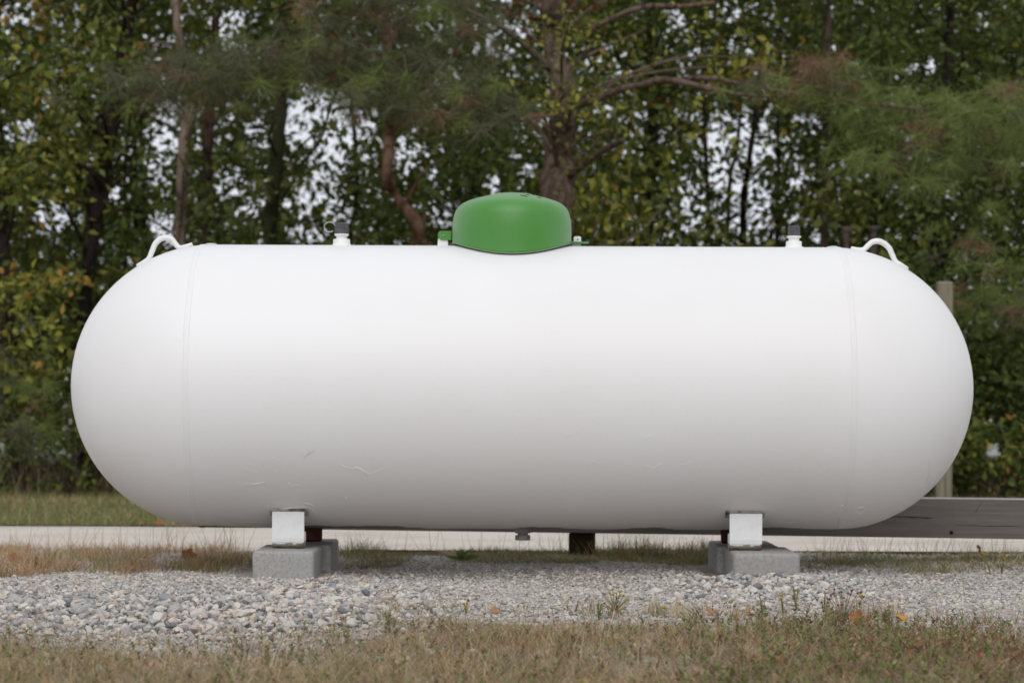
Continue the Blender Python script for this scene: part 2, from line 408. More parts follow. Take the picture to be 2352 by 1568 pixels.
M_dryleaf = [mat('orange_brown_dry_leaf', (0.33, 0.13, 0.045), 0.7, 0.3, noise=[(30, (0.22, 0.085, 0.035), 0.45, 0.7, 4)], trans=0.15),
             mat('tan_dry_leaf', (0.40, 0.22, 0.11), 0.7, 0.3, noise=[(30, (0.25, 0.13, 0.07), 0.45, 0.7, 4)], trans=0.15),
             mat('pink_brown_dry_leaf', (0.33, 0.17, 0.11), 0.7, 0.3, noise=[(30, (0.18, 0.08, 0.055), 0.45, 0.7, 4)], trans=0.15),
             mat('golden_dry_leaf', (0.50, 0.28, 0.06), 0.7, 0.3, noise=[(30, (0.35, 0.17, 0.05), 0.45, 0.7, 4)], trans=0.15),
             mat('dark_brown_dry_leaf', (0.15, 0.075, 0.05), 0.7, 0.3, noise=[(30, (0.09, 0.045, 0.03), 0.45, 0.7, 4)], trans=0.15)]
M_yellow = mat('yellow_petal', (0.80, 0.48, 0.012), 0.6, 0.3, trans=0.15)
M_mustard = mat('mustard_flower_head', (0.38, 0.25, 0.02), 0.8, 0.2, bump=[(400, 0.8, 0.003)])
M_seed = mat('brown_seed_head', (0.13, 0.075, 0.04), 0.9, 0.2, bump=[(400, 0.8, 0.003)])
M_stem = mat('green_brown_stem', (0.17, 0.17, 0.07), 0.8, 0.2)
M_drystem = mat('dry_stem', (0.28, 0.22, 0.16), 0.8, 0.2)

# ------------------------------------------------------------------ ground, gravel, road, lawn
def gz(x, y):
    """Height of the near ground."""
    x = np.asarray(x, dtype=float); y = np.asarray(y, dtype=float)
    z = 0.006 * np.sin(x * 3.1 + 1.3 * np.sin(y * 2.1)) + 0.005 * np.sin(y * 4.3 + 2 * np.sin(x * 1.7)) + 0.003 * np.sin(9 * x + 3) * np.sin(7 * y)
    # heaped gravel before the right-hand blocks and in the left foreground
    z = z + 0.020 * np.exp(-(((x - 0.85) / 0.33) ** 2 + ((y + 0.66) / 0.28) ** 2))
    z = z + 0.022 * np.exp(-(((x + 0.75) / 0.8) ** 2 + ((y + 1.75) / 0.5) ** 2))
    # the ground under the blocks is level
    k = np.clip(1 - (np.abs(y) - 0.40) / 0.12, 0, 1) * np.clip(1 - (np.abs(np.abs(x) - 0.77) - 0.14) / 0.1, 0, 1)
    z = z * (1 - k)
    # ledge down to the road
    return z - 0.055 * sstep(1.22, 1.40, y)
def grid(name, x0, x1, nx, y0, y1, ny, dz, mats, pick=None, lift=0.0, jit=0.0):
    X, Y = np.meshgrid(np.linspace(x0, x1, nx), np.linspace(y0, y1, ny))
    Z = dz(X, Y) + lift
    if jit: Z = Z + RNG.normal(0, jit, Z.shape)
    V = np.stack([X.ravel(), Y.ravel(), Z.ravel()], 1)
    i = np.arange((ny - 1) * (nx - 1)); r, c = i // (nx - 1), i % (nx - 1)
    a = r * nx + c
    F = np.stack([a, a + 1, a + nx + 1, a + nx], 1)
    mi = pick(V[F].mean(1)) if pick is not None else None
    return link(name, np_mesh(name, V, F, mi, smooth=True), None, mats)

field = link('ground', py_mesh('ground', [(-400, -60, -0.10), (400, -60, -0.10), (400, 900, -0.10), (-400, 900, -0.10)], [(0, 1, 2, 3)]), None, [M_far])
tag(field, 'brown green field ground reaching to the horizon', kind='structure')

FRONT_PX = [0, 250, 420, 620, 830, 950, 1080, 1300, 1500, 1700, 1850, 2050, 2352]
FRONT_PY = [1462, 1478, 1500, 1490, 1448, 1415, 1405, 1418, 1420, 1425, 1400, 1425, 1448]
def front_edge(px): return np.interp(px, FRONT_PX, FRONT_PY)
def pick_near(C):
    px, py = toPX(C)
    return (py > front_edge(px) + 14).astype(np.int32)
def toPX(C): return topx(np.asarray(C))
soil = grid('soil', -4.2, 4.2, 200, -5.6, -1.2, 120, gz, [M_grit, M_ground], pick_near, 0.0, 0.002)
tag(soil, 'brown soil under the dry grass in the foreground', kind='structure')
bed = grid('gravel_bed', -4.2, 4.2, 280, -1.2, 1.62, 120, gz, [M_grit], None, 0.0, 0.002)
tag(bed, 'pale grey gravel bed under the white tank', kind='structure')
road = link('concrete_road', box_mesh('concrete_road', -30, 30, 1.58, 4.1, -0.095, -0.046), None, [M_road])
tag(road, 'pale sandy concrete road behind the tank', kind='structure')
lawn = grid('lawn', -30, 30, 120, 4.1, 10.5, 40, lambda x, y: 0 * x - 0.045 + 0.03 * np.sin(x * .9) * np.sin(y * .8), [M_lawn], None, 0.0, 0.004)
tag(lawn, 'green lawn strip between the road and the trees', kind='structure')
yard = link('far_yard', py_mesh('far_yard', [(-90, 18, -0.06), (90, 18, -0.06), (90, 60, -0.06), (-90, 60, -0.06)], [(0, 1, 2, 3)]), None, [M_yard])
tag(yard, 'pale open ground beyond the trees', kind='structure')
litter = grid('forest_floor', -30, 30, 120, 10.5, 18.0, 40, lambda x, y: 0 * x - 0.045 + 0.05 * np.sin(x * 1.9) * np.sin(y * 1.1), [M_litter], None, 0.0, 0.01)
tag(litter, 'brown leaf strewn floor under the trees', kind='structure')

def noise2(P, f, seed=0.0):
    return (np.sin(P[:, 0] * f + seed + 1.7 * np.sin(P[:, 1] * f * 0.8 + seed)) + np.sin(P[:, 1] * f * 1.3 + 2.1 * np.sin(P[:, 0] * f * 0.7 + seed * 2)) + np.sin((P[:, 0] + P[:, 1]) * f * 2.1 + seed * 3)) / 3

# ---- stones: angular chunks made from a jittered icosahedron
def ico_base(sub=0):
    bm = bmesh.new(); bmesh.ops.create_icosphere(bm, subdivisions=sub + 1, radius=1)
    V = np.array([v.co[:] for v in bm.verts]); F = np.array([[v.index for v in f.verts] for f in bm.faces]); bm.free()
    return V, F
ICO_V, ICO_F = ico_base(0)
ICO2_V, ICO2_F = ico_base(1)
def rot_mats(n, tilt=0.6):
    a = RNG.uniform(0, 2 * np.pi, n); b = RNG.normal(0, tilt, n); c = RNG.normal(0, tilt, n)
    ca, sa, cb, sb, cc, sc_ = np.cos(a), np.sin(a), np.cos(b), np.sin(b), np.cos(c), np.sin(c)
    Z0 = np.zeros(n); O = np.ones(n)
    Rz = np.stack([ca, -sa, Z0, sa, ca, Z0, Z0, Z0, O], 1).reshape(n, 3, 3)
    Rx = np.stack([O, Z0, Z0, Z0, cb, -sb, Z0, sb, cb], 1).reshape(n, 3, 3)
    Ry = np.stack([cc, Z0, sc_, Z0, O, Z0, -sc_, Z0, cc], 1).reshape(n, 3, 3)
    return Rz @ Rx @ Ry
def chunks(C, S, flat=0.8, jit=0.32):
    """Stones of half size S at C: vertex and face arrays."""
    n = len(C); k = len(ICO_V)
    V = ICO_V[None] * (1 + RNG.uniform(-jit, jit, (n, k, 1)))
    sc = np.stack([RNG.uniform(0.8, 1.35, n), RNG.uniform(0.65, 1.05, n), RNG.uniform(flat * 0.6, flat * 1.2, n)], 1)
    V = V * sc[:, None, :] * S[:, None, None]
    V = np.einsum('nij,nkj->nki', rot_mats(n, 0.35), V) + C[:, None, :]
    F = ICO_F[None] + (np.arange(n) * k)[:, None, None]
    return V.reshape(-1, 3), F.reshape(-1, 3)
def stone_pick(n): return RNG.choice(7, n, p=[0.22, 0.22, 0.13, 0.13, 0.15, 0.05, 0.10])

def coarse_density(px, py):
    """How much coarse stone lies at a spot of the bed (0..1)."""
    left = np.exp(-((py - 1425) / 55.0) ** 2) * sstep(1150, 850, px)
    right = np.exp(-(((px - 1740) / 190.0) ** 2 + ((py - 1345) / 32.0) ** 2))
    mid = 0.22 * np.exp(-((py - 1395) / 40.0) ** 2)
    foot = 0.5 * np.exp(-(((px - 700) / 130.0) ** 2 + ((py - 1360) / 30.0) ** 2))
    return np.clip(left + right + mid + foot, 0.02, 1)
# grit: many tiny chips, joined
n = 105000
X = RNG.uniform(-2.3, 2.3, n); Y = RNG.uniform(-2.75, 1.75, n)
P = np.stack([X, Y, gz(X, Y)], 1); px, py = topx(P)
keep = (py < front_edge(px) + 25) & (px > -250) & (px < 2600)
inb = (np.abs(np.abs(X) - 0.77) < 0.13) & (np.abs(Y) < 0.42) | (np.abs(X + 0.73) < 0.12) & (Y > -0.45) & (Y < 0)
keep &= ~inb
keep &= ~((Y > 0.35) & (RNG.random(n) < 0.35))
P = P[keep]; n = len(P)
S = RNG.uniform(0.0022, 0.0062, n)
P[:, 2] += S * 0.25
OCT_V = np.array([(1, 0, 0), (-1, 0, 0), (0, 1, 0), (0, -1, 0), (0, 0, 1)], float)
OCT_F = np.array([(0, 2, 4), (2, 1, 4), (1, 3, 4), (3, 0, 4)])
V = OCT_V[None] * (1 + RNG.uniform(-.35, .35, (n, 5, 1))) * np.array([1.2, 0.9, 0.7]) * S[:, None, None]
V = np.einsum('nij,nkj->nki', rot_mats(n, 0.3), V) + P[:, None, :]
F = (OCT_F[None] + (np.arange(n) * 5)[:, None, None]).reshape(-1, 3)
grit = link('grit', np_mesh('grit', V.reshape(-1, 3), F, np.repeat(stone_pick(n), 4)), bed, STONES)
tag(grit, kind='stuff')
# stones spilled over the near edge of the road
n = 16000
X = RNG.uniform(-2.6, 2.6, n); Y = 1.42 + np.abs(RNG.normal(0, 0.30, n)) + 0.05 * np.sin(X * 5)
P = np.stack([X, Y, np.where(Y > 1.575, -0.045, -0.054)], 1); S = RNG.uniform(0.0025, 0.009, n) * np.where(RNG.random(n) < .1, 1.7, 1)
keep = (Y < 2.3) & (noise2(P, 4.0, 5.0) > -0.35 - (1.8 - Y)); P, S = P[keep], S[keep]
V, F = chunks(P, S)
tag(link('spilled_gravel', np_mesh('spilled_gravel', V, F, np.repeat(stone_pick(len(P)), 20)), bed, STONES), kind='stuff')
# chips and pebbles strewn through the foreground soil
n = 9000
X = RNG.uniform(-1.8, 1.8, n); Y = RNG.uniform(-3.9, -2.3, n)
P = np.stack([X, Y, gz(X, Y)], 1); px, py = topx(P)
keep = (py > front_edge(px)) & (RNG.random(n) < 0.25 + 0.75 * np.exp(-(py - front_edge(px)) / 40))
P = P[keep]; S = np.clip(RNG.gamma(2.5, 0.0016, len(P)), 0.0015, 0.013)
V, F = chunks(P, S)
tag(link('pebbles', np_mesh('pebbles', V, F, np.repeat(stone_pick(len(P)), 20)), soil, STONES), kind='stuff')
# crushed stone
n = 60000
X = RNG.uniform(-2.3, 2.3, n); Y = RNG.uniform(-2.75, 1.7, n)
P = np.stack([X, Y, gz(X, Y)], 1); px, py = topx(P)
dens = coarse_density(px, py)
keep = (RNG.random(n) < 0.045 + 0.07 * (noise2(P, 3.0, 7.0) > 0.1) + 0.6 * dens) & (py < front_edge(px) + RNG.normal(0, 16, n)) & (px > -250) & (px < 2600)
keep &= ~((np.abs(np.abs(P[:, 0]) - 0.77) < 0.15) & (np.abs(P[:, 1]) < 0.43))
keep &= ~((P[:, 0] < -0.6) & (P[:, 0] > -0.86) & (P[:, 1] > -0.50) & (P[:, 1] < 0.43))
keep &= ~((P[:, 1] > 0.3) & (P[:, 1] < 1.15) & (RNG.random(n) < 0.6))
P = P[keep]; dens = dens[keep]; n = len(P)
S = RNG.gamma(3.0, 0.0019, n) * (0.45 + 0.62 * dens) + 0.0028
S = np.clip(S, 0.003, 0.024)
P[:, 2] += S * RNG.uniform(0.1, 0.6, n) + dens * RNG.uniform(0, 0.012, n)
MI = stone_pick(n)
pxs, pys = topx(P)
inview = (pxs > -20) & (pxs < 2370) & (pys < 1560)
appear = S / (P[:, 1] + CAM_D) * inview
order = np.argsort(-appear)
big, rest = order[:280], order[280:]
V, F = chunks(P[rest], S[rest])
tag(link('crushed_stone', np_mesh('crushed_stone', V, F, np.repeat(MI[rest], 20)), bed, STONES), kind='stuff')
# the largest stones, each an object (12 shapes share their meshes)
shapes = []
for k in range(12):
    for mi, m in enumerate(STONES):
        pass
stone_cache = {}
def one_stone(idx, mi):
    if (idx, mi) not in stone_cache:
        rs = np.random.default_rng(100 + idx)
        V = ICO2_V.copy()
        # cut by a few random planes for broken faces
        for q in range(9):
            nrm = rs.normal(0, 1, 3); nrm /= np.linalg.norm(nrm)
            dd = V @ nrm - rs.uniform(0.42, 0.8)
            V = V - np.outer(np.clip(dd, 0, None), nrm)
        V *= np.array([1.2, 0.9, 0.72]) * rs.uniform(.85, 1.15, 3)
        me = np_mesh('stone', V, ICO2_F, None, False); me.materials.append(STONES[mi])
        stone_cache[(idx, mi)] = me
    return stone_cache[(idx, mi)]
for j, i in enumerate(big):
    o = link('stone', one_stone(int(RNG.integers(12)), int(MI[i])), bed)
    o.location = P[i]; o.scale = [S[i]] * 3
    o.rotation_euler = (RNG.normal(0, .3), RNG.normal(0, .3), RNG.uniform(0, 6.28))
def thing_stone(px, py, wpx, mi, label, idx, sq=1.0):
    p = WG(px, py); s = wpx / 2 / 5800 * (p.y + CAM_D) / 1.1
    me = one_stone(idx, mi)
    o = link('stone', me); o.location = (p.x, p.y, float(gz(p.x, p.y)) + s * 0.28); o.scale = (s, s, s * sq)
    o.rotation_euler = (0.15, 0.1, idx * 1.3)
    tag(o, label, 'stone', 'loose stones in the front grass')
thing_stone(988, 1500, 34, 1, 'round pale grey stone lying in dry grass below the tank centre', 3, 1.3)
thing_stone(836, 1471, 32, 0, 'flat whitish stone at the edge of the dry grass', 5, 0.8)
thing_stone(1287, 1460, 22, 1, 'small grey stone in sparse grass near the lone yellow flower', 7, 1.2)
thing_stone(1468, 1449, 46, 0, 'long white stone beside a dark curled leaf', 8, 1.0)
thing_stone(1505, 1450, 26, 2, 'pointed blue grey stone beside the long white stone', 9, 1.3)
thing_stone(1593, 1465, 26, 4, 'small pinkish stone at the grass edge', 2, 0.9)
thing_stone(1462, 1440, 22, 0, 'small white stone tucked behind the long white stone', 4, 1.0)
thing_stone(1578, 1523, 24, 6, 'cream stone half hidden in foreground grass', 6, 1.2)
thing_stone(1402, 1552, 18, 3, 'tan stone beside the yellow dandelion in front', 1, 1.2)
thing_stone(738, 1400, 40, 2, 'bluish grey stone among the coarse gravel near the left blocks', 10, 1.0)
thing_stone(1925, 1375, 34, 2, 'blue grey stone beneath the brown seed heads', 11, 1.1)
thing_stone(1984, 1318, 30, 6, 'cream white stone on the grit right of the blocks', 0, 1.3)
thing_stone(1738, 1357, 44, 4, 'large pinkish stone in the heap before the right blocks', 9, 1.2)

# ------------------------------------------------------------------ grass
def blades(P, H, Wd, lean, mi, nseg=2, curl=0.6, azi=None):
    """Tapered bent blades: one strip per blade, nseg quads + a tip triangle folded into quads of zero width avoided by a narrow tip."""
    n = len(P)
    az = RNG.uniform(0, 2 * np.pi, n) if azi is None else azi
    d = np.stack([np.cos(az), np.sin(az), np.zeros(n)], 1)
    fa = az + np.pi / 2 + RNG.normal(0, 0.5, n)
    s = np.stack([np.cos(fa), np.sin(fa), np.zeros(n)], 1)
    rows = []
    for k in range(nseg + 1):
        t = k / nseg
        out = lean * (t + curl * t * t)
        c = P + d * (H * out)[:, None]
        c[:, 2] += H * t * np.sqrt(np.clip(1 - (lean * t * 0.8) ** 2, 0.1, 1))
        w = Wd * (1 - 0.85 * t)
        rows += [c - s * (w / 2)[:, None], c + s * (w / 2)[:, None]]
    V = np.stack(rows, 1).reshape(-1, 3)
    m = 2 * (nseg + 1)
    base = (np.arange(n) * m)[:, None]
    F = np.concatenate([base + np.array([2 * k, 2 * k + 1, 2 * k + 3, 2 * k + 2]) for k in range(nseg)], 1).reshape(-1, 4)
    return V, F, np.repeat(mi, nseg)
def scatter(n, x0, x1, y0, y1):
    X = RNG.uniform(x0, x1, n); Y = RNG.uniform(y0, y1, n)
    return np.stack([X, Y, gz(X, Y)], 1)
parts = []
# dense dry grass of the foreground: tufts of blades
def tufts(centres, per, rad, Hm, Wm, mix, lean=0.5):
    n = len(centres) * per
    C = np.repeat(centres, per, 0)
    P = C + np.stack([RNG.normal(0, rad, n), RNG.normal(0, rad, n), np.zeros(n)], 1)
    P[:, 2] = gz(P[:, 0], P[:, 1]) - 0.002
    scl = np.repeat(RNG.uniform(0.5, 1.35, len(centres)), per)
    H = Hm * scl * RNG.uniform(0.5, 1.25, n)
    tint = np.repeat(RNG.choice(len(mix), len(centres), p=mix), per)
    alt = RNG.choice(len(mix), n, p=mix)
    mi = np.where(RNG.random(n) < 0.6, tint, alt)
    return blades(P, H, Wm * RNG.uniform(0.6, 1.4, n), np.abs(RNG.normal(lean, 0.3, n)), mi)
def edge_keep(C, slack=14, soft=24):
    px, py = topx(C)
    return (py > front_edge(px) + 24 * noise2(C, 5.5, 3.0) + RNG.normal(4, soft, len(C))) & (px > -350) & (px < 2700)
C = scatter(5200, -2.0, 2.0, -4.1, -2.2); C = C[edge_keep(C)]
px_, py_ = topx(C)
thin = noise2(C, 5.0, 1.0)
C = C[(thin > -0.45) | (RNG.random(len(C)) < 0.3)]
px_, py_ = topx(C)
C = C[RNG.random(len(C)) < 0.2 + 0.8 * sstep(-10, 80, py_ - front_edge(px_) - 20 * noise2(C, 4.0, 9.0))]
mixA = [0.30, 0.14, 0.17, 0.06, 0.18, 0.11, 0.01, 0.01, 0.02]
parts.append(tufts(C, 17, 0.018, 0.045, 0.0016, mixA, 0.8))
# flattened thatch
Pt = scatter(26000, -2.0, 2.0, -4.1, -2.2); Pt = Pt[edge_keep(Pt)]
n = len(Pt); Pt[:, 2] += RNG.uniform(0.0, 0.012, n)
parts.append(blades(Pt, RNG.uniform(0.012, 0.03, n), RNG.uniform(0.001, 0.0022, n), RNG.uniform(1.0, 2.2, n), RNG.choice(9, n, p=[0.25, 0.16, 0.08, 0.03, 0.27, 0.07, 0.01, 0.0, 0.13])))
def build_stuff(name, parts, mats, label, parent=None):
    V = np.concatenate([p[0] for p in parts]); off = 0; Fs = []
    for p in parts:
        Fs.append(p[1] + off); off += len(p[0])
    o = link(name, np_mesh(name, V, np.concatenate(Fs), np.concatenate([p[2] for p in parts])), parent, mats)
    tag(o, label, None, None, 'stuff')
    return o
# small leafy weeds: whorled tiny leaves on short stalks
def weeds(C, nl, Hh, ls, mix):
    n = len(C) * nl
    cc = np.repeat(C, nl, 0); hh = np.repeat(RNG.uniform(0.5, 1.3, len(C)) * Hh, nl)
    t = RNG.uniform(0.15, 1, n)
    sway = np.repeat(RNG.normal(0, 0.25, (len(C), 2)), nl, 0)
    P = cc.copy(); P[:, 0] += sway[:, 0] * hh * t; P[:, 1] += sway[:, 1] * hh * t; P[:, 2] += hh * t
    V, F, m = blades(P, ls * RNG.uniform(0.7, 1.3, n), ls * 0.38 * np.ones(n), RNG.uniform(0.7, 1.5, n), np.where(RNG.random(n) < .7, np.repeat(RNG.choice(9, len(C), p=mix), nl), RNG.choice(9, n, p=mix)), 2, 0.2)
    stem = blades(C, np.repeat(1, len(C)) * Hh * RNG.uniform(0.7, 1.2, len(C)), np.full(len(C), 0.0016), np.abs(RNG.normal(0, 0.2, len(C))), np.full(len(C), 8))
    return [(V, F, m), stem]
C = scatter(1500, -2.0, 2.0, -4.1, -2.3); C = C[edge_keep(C, 0, 10)]
parts += weeds(C, 14, 0.04, 0.011, [0.05, 0.0, 0.35, 0.2, 0.2, 0.05, 0.0, 0.15, 0])
C = scatter(2600, 0.0, 1.6, -3.9, -2.0); px_, py_ = topx(C)
C = C[(py_ > front_edge(px_) - 12) & (px_ > 1560) & (RNG.random(len(C)) < np.exp(-((px_ - 1950) / 330.) ** 2))]
parts += weeds(C, 16, 0.045, 0.011, [0.06, 0.0, 0.28, 0.16, 0.32, 0.06, 0.0, 0.12, 0])
C = scatter(1500, 0.4, 1.6, -3.9, -2.3); px_, py_ = topx(C)
C = C[(py_ > 1445) & (RNG.random(len(C)) < np.exp(-(((px_ - 2190) / 210.) ** 2 + ((py_ - 1500) / 60.) ** 2)))]
parts += weeds(C, 14, 0.036, 0.012, [0.0, 0.0, 0.22, 0.12, 0.2, 0.16, 0.26, 0.04, 0])
# sparse tufts and stalks reaching out over the gravel
C = scatter(2600, -2.0, 2.0, -3.2, -1.7); px_, py_ = topx(C)
C = C[(py_ < front_edge(px_)) & (py_ > front_edge(px_) - 60) & (RNG.random(len(C)) < 0.4 * np.exp(-(front_edge(px_) - py_) / 22) * (0.3 + sstep(700, 1000, px_)))]
parts.append(tufts(C, 16, 0.016, 0.05, 0.0018, mixA, 0.35))
C = scatter(420, -2.0, 2.0, -3.9, -1.9); C = C[edge_keep(C, 0, 14)]; n = len(C)
parts.append(blades(C, RNG.uniform(0.07, 0.15, n), RNG.uniform(0.0014, 0.0022, n), np.abs(RNG.normal(0.45, 0.3, n)), RNG.choice(9, n, p=[0.2, 0.3, 0.15, 0.1, 0.1, 0, 0, 0, 0.15]), 4))
build_stuff('dry_grass', parts, GRASS, 'dry tan and olive grass across the foreground')

# band of grass behind the tank, at the gravel's far edge
parts = []
def band(nc, px0, px1, py0, py1, per, Hm, mix, lean, gate=None, Wm=0.0024):
    px = RNG.uniform(px0, px1, nc); py = RNG.uniform(py0, py1, nc)
    C = np.array([WG(a, b)[:] for a, b in zip(px, py)])
    if gate is not None:
        C = C[gate(px, py)]
    if not len(C): return
    C[:, 2] = gz(C[:, 0], C[:, 1])
    parts.append(tufts(C, per, 0.03, Hm, Wm, mix, lean))
mixL = [0.34, 0.05, 0.12, 0.02, 0.08, 0.38, 0.0, 0.0, 0.01]
mixG = [0.10, 0.02, 0.38, 0.24, 0.20, 0.03, 0.0, 0.03, 0.0]
notblock = lambda px, py: ~(((px > 560) & (px < 800)) | ((px > 1620) & (px < 1850) & (py > 1245)))
band(400, -150, 590, 1258, 1328, 24, 0.05, mixL, 0.8, lambda px, py: (py < 1330 - 0.045 * px + 9 * np.sin(px / 37)) & (np.sin(px / 23.) + np.sin(px / 61. + py / 9.) > -0.9) & notblock(px, py))
band(110, 60, 560, 1290, 1318, 15, 0.05, [0.16, 0.04, 0.34, 0.14, 0.16, 0.14, 0, 0.02, 0], 0.4, lambda px, py: np.sin(px / 33.) > -0.1)
band(110, -150, 560, 1234, 1248, 9, 0.04, [0.3, 0.1, 0.25, 0.05, 0.15, 0.13, 0, 0.01, 0.01], 0.5, lambda px, py: np.sin(px / 60.) > -0.3)
band(46, 430, 600, 1274, 1302, 15, 0.042, mixG, 0.7)
band(1150, 780, 1660, 1264, 1300, 18, 0.024, mixG, 0.9, lambda px, py: notblock(px, py) & (py < 1303 - 10 * np.sin(px / 70.) - 14 * (np.abs(px - 1000) < 70)))
band(520, 1840, 2560, 1270, 1318, 16, 0.032, mixG, 0.8, lambda px, py: (py < 1305 + 0.025 * (px - 1850) - 8 * np.sin(px / 50.)))
band(70, 1560, 1665, 1262, 1296, 18, 0.06, mixG, 0.5)
band(34, 1340, 1500, 1268, 1292, 18, 0.07, mixG, 0.5, lambda px, py: px > 1380)
band(26, 780, 880, 1262, 1285, 18, 0.06, mixG, 0.5)
band(260, -150, 2500, 1238, 1256, 8, 0.022, [0.4, 0.25, 0.12, 0.03, 0.12, 0.08, 0, 0, 0], 1.0, lambda px, py: (np.sin(px / 47.) + np.sin(px / 19. + 1) > 0.1) & ((px < 560) | (px > 1840) | (py > 1246)))
# tall thin stalks crossing the road
def stalks(nc, px0, px1, py0, py1, h0, h1, mix, w=0.0024):
    px = RNG.uniform(px0, px1, nc); py = RNG.uniform(py0, py1, nc)
    C = np.array([WG(a, b)[:] for a, b in zip(px, py) if notblock(np.array([a]), np.array([b]))[0]]); C[:, 2] = gz(C[:, 0], C[:, 1])
    n = len(C)
    parts.append(blades(C, RNG.uniform(h0, h1, n), np.full(n, w), np.abs(RNG.normal(0.35, 0.22, n)), RNG.choice(9, n, p=mix), 4, 0.3))
stalks(220, -150, 600, 1250, 1300, 0.07, 0.17, [0.25, 0.1, 0.08, 0.02, 0.2, 0.25, 0, 0, 0.10], 0.0019)
stalks(150, 780, 1620, 1256, 1276, 0.06, 0.14, [0.1, 0.08, 0.3, 0.15, 0.27, 0, 0, 0, 0.10], 0.0018)
stalks(260, 1840, 2500, 1262, 1285, 0.06, 0.15, [0.1, 0.1, 0.28, 0.12, 0.25, 0, 0, 0, 0.15], 0.0018)
stalks(26, 330, 560, 1262, 1285, 0.2, 0.3, [0.1, 0.8, 0.05, 0, 0, 0, 0, 0, 0.05], 0.0022)
stalks(50, 0, 2352, 1315, 1400, 0.02, 0.06, [0.1, 0.1, 0.3, 0.3, 0.2, 0, 0, 0, 0], 0.0022)
build_stuff('grass_tufts', parts, GRASS, 'russet and olive grass tufts along the road edge behind the tank')

# lawn blades
n = 85000
X = RNG.uniform(-4.5, 4.5, n); Y = 4.11 + 6.6 * RNG.random(n) ** 1.25
P = np.stack([X, Y, np.full(n, -0.05) + 0.03 * np.sin(X * .9) * np.sin(Y * .8)], 1)
nz = noise2(P, 1.6, 2.0)
mi = np.where(nz > 0.25, RNG.choice(9, n, p=[0.3, 0.1, 0.35, 0.1, 0.1, 0.05, 0, 0, 0]), RNG.choice(9, n, p=[0.08, 0.04, 0.44, 0.34, 0.05, 0, 0, 0.05, 0]))
lawn_b = blades(P, RNG.uniform(0.02, 0.06, n), RNG.uniform(0.003, 0.006, n), np.abs(RNG.normal(0.5, 0.3, n)), mi)
nn = 5200
X = RNG.uniform(-4.5, 4.5, nn); Y = RNG.uniform(8.6, 12.5, nn)
P = np.stack([X, Y, np.full(nn, -0.05)], 1)
tall = blades(P, RNG.uniform(0.12, 0.32, nn), RNG.uniform(0.006, 0.012, nn), np.abs(RNG.normal(0.4, 0.3, nn)), RNG.choice(9, nn, p=[0.24, 0.02, 0.22, 0.14, 0.22, 0.12, 0, 0.04, 0]), 3)
build_stuff('lawn_grass', [lawn_b, tall], GRASS, 'soft green mown grass before the trees')

# ------------------------------------------------------------------ the propane tank
TZ, TR = 0.621, 0.475
XL, XR = -1.040, 1.088           # weld seams
HXL, HXR = -1.003, 1.070         # where the hemispherical heads begin
CAPL = CAPR = 0.475              # how far each head reaches out
def ring_r(x):
    e = max(0.0, HXL - x, x - HXR)
    return math.sqrt(TR * TR - e * e)
tank = empty('propane_tank', (0.03, 0, TZ))
tag(tank, 'long white horizontal propane tank with a green valve dome standing on grey concrete blocks', 'propane tank')
T0 = Vector((0.03, 0, TZ))
def tpart(name, V, F, m, smooth=True, parent=None):
    me = py_mesh(name, [Vector(v) - T0 for v in V], F, smooth)
    return link(name, me, parent or tank, [m] if not isinstance(m, list) else m)
SEG = 128
V, F = lathe_rows([(TR, HXL + (HXR - HXL) * i / 40) for i in range(41)], SEG, 'x', (0, 0, TZ))
tpart('tank_shell', V, F, M_white)
def head(x0, depth, sgn):
    prof = []
    for i in range(33):
        t = i / 32 * math.pi / 2
        prof.append((TR * math.cos(t) if i < 32 else 0.0004, x0 + sgn * depth * math.sin(t)))
    return lathe_rows(prof, SEG, 'x', (0, 0, TZ))
V, F = head(HXL, CAPL, -1); tpart('tank_head', V, F, M_white)
V, F = head(HXR, CAPR, 1); tpart('tank_head', V, F, M_white)
for x in (XL, XR):
    prof = []
    for i in range(13):
        u = -0.011 + 0.022 * i / 12
        prof.append((ring_r(x + u) - 0.001 + 0.0036 * (1 - (abs(u) / 0.0115) ** 4) * (0.8 + 0.2 * math.cos(i * 1.9)), x + u))
    V, F = lathe_rows(prof, SEG * 2, 'x', (0, 0, TZ))
    V2 = []
    for v in V:
        a = math.atan2(v.z - TZ, v.y)
        k = 1 + 0.0016 * mnoise.noise(Vector((a * 9, x * 7, 0.3)))
        V2.append(Vector((v.x + 0.0015 * mnoise.noise(Vector((a * 5, 3.1, x))), v.y * k, TZ + (v.z - TZ) * k)))
    tpart('weld_seam', V2, F, M_white)
    # lap of weld metal where the seam closes on top
    bm = bmesh.new(); bmesh.ops.create_icosphere(bm, subdivisions=3, radius=1)
    off = 0.026 if x < 0 else -0.012
    V = [Vector((x + off + v.co.x * 0.02, v.co.y * 0.05, TZ + TR + v.co.z * 0.0045)) for v in bm.verts]
    F = [tuple(q.index for q in f.verts) for f in bm.faces]; bm.free()
    tpart('weld_lap', V, F, M_white)

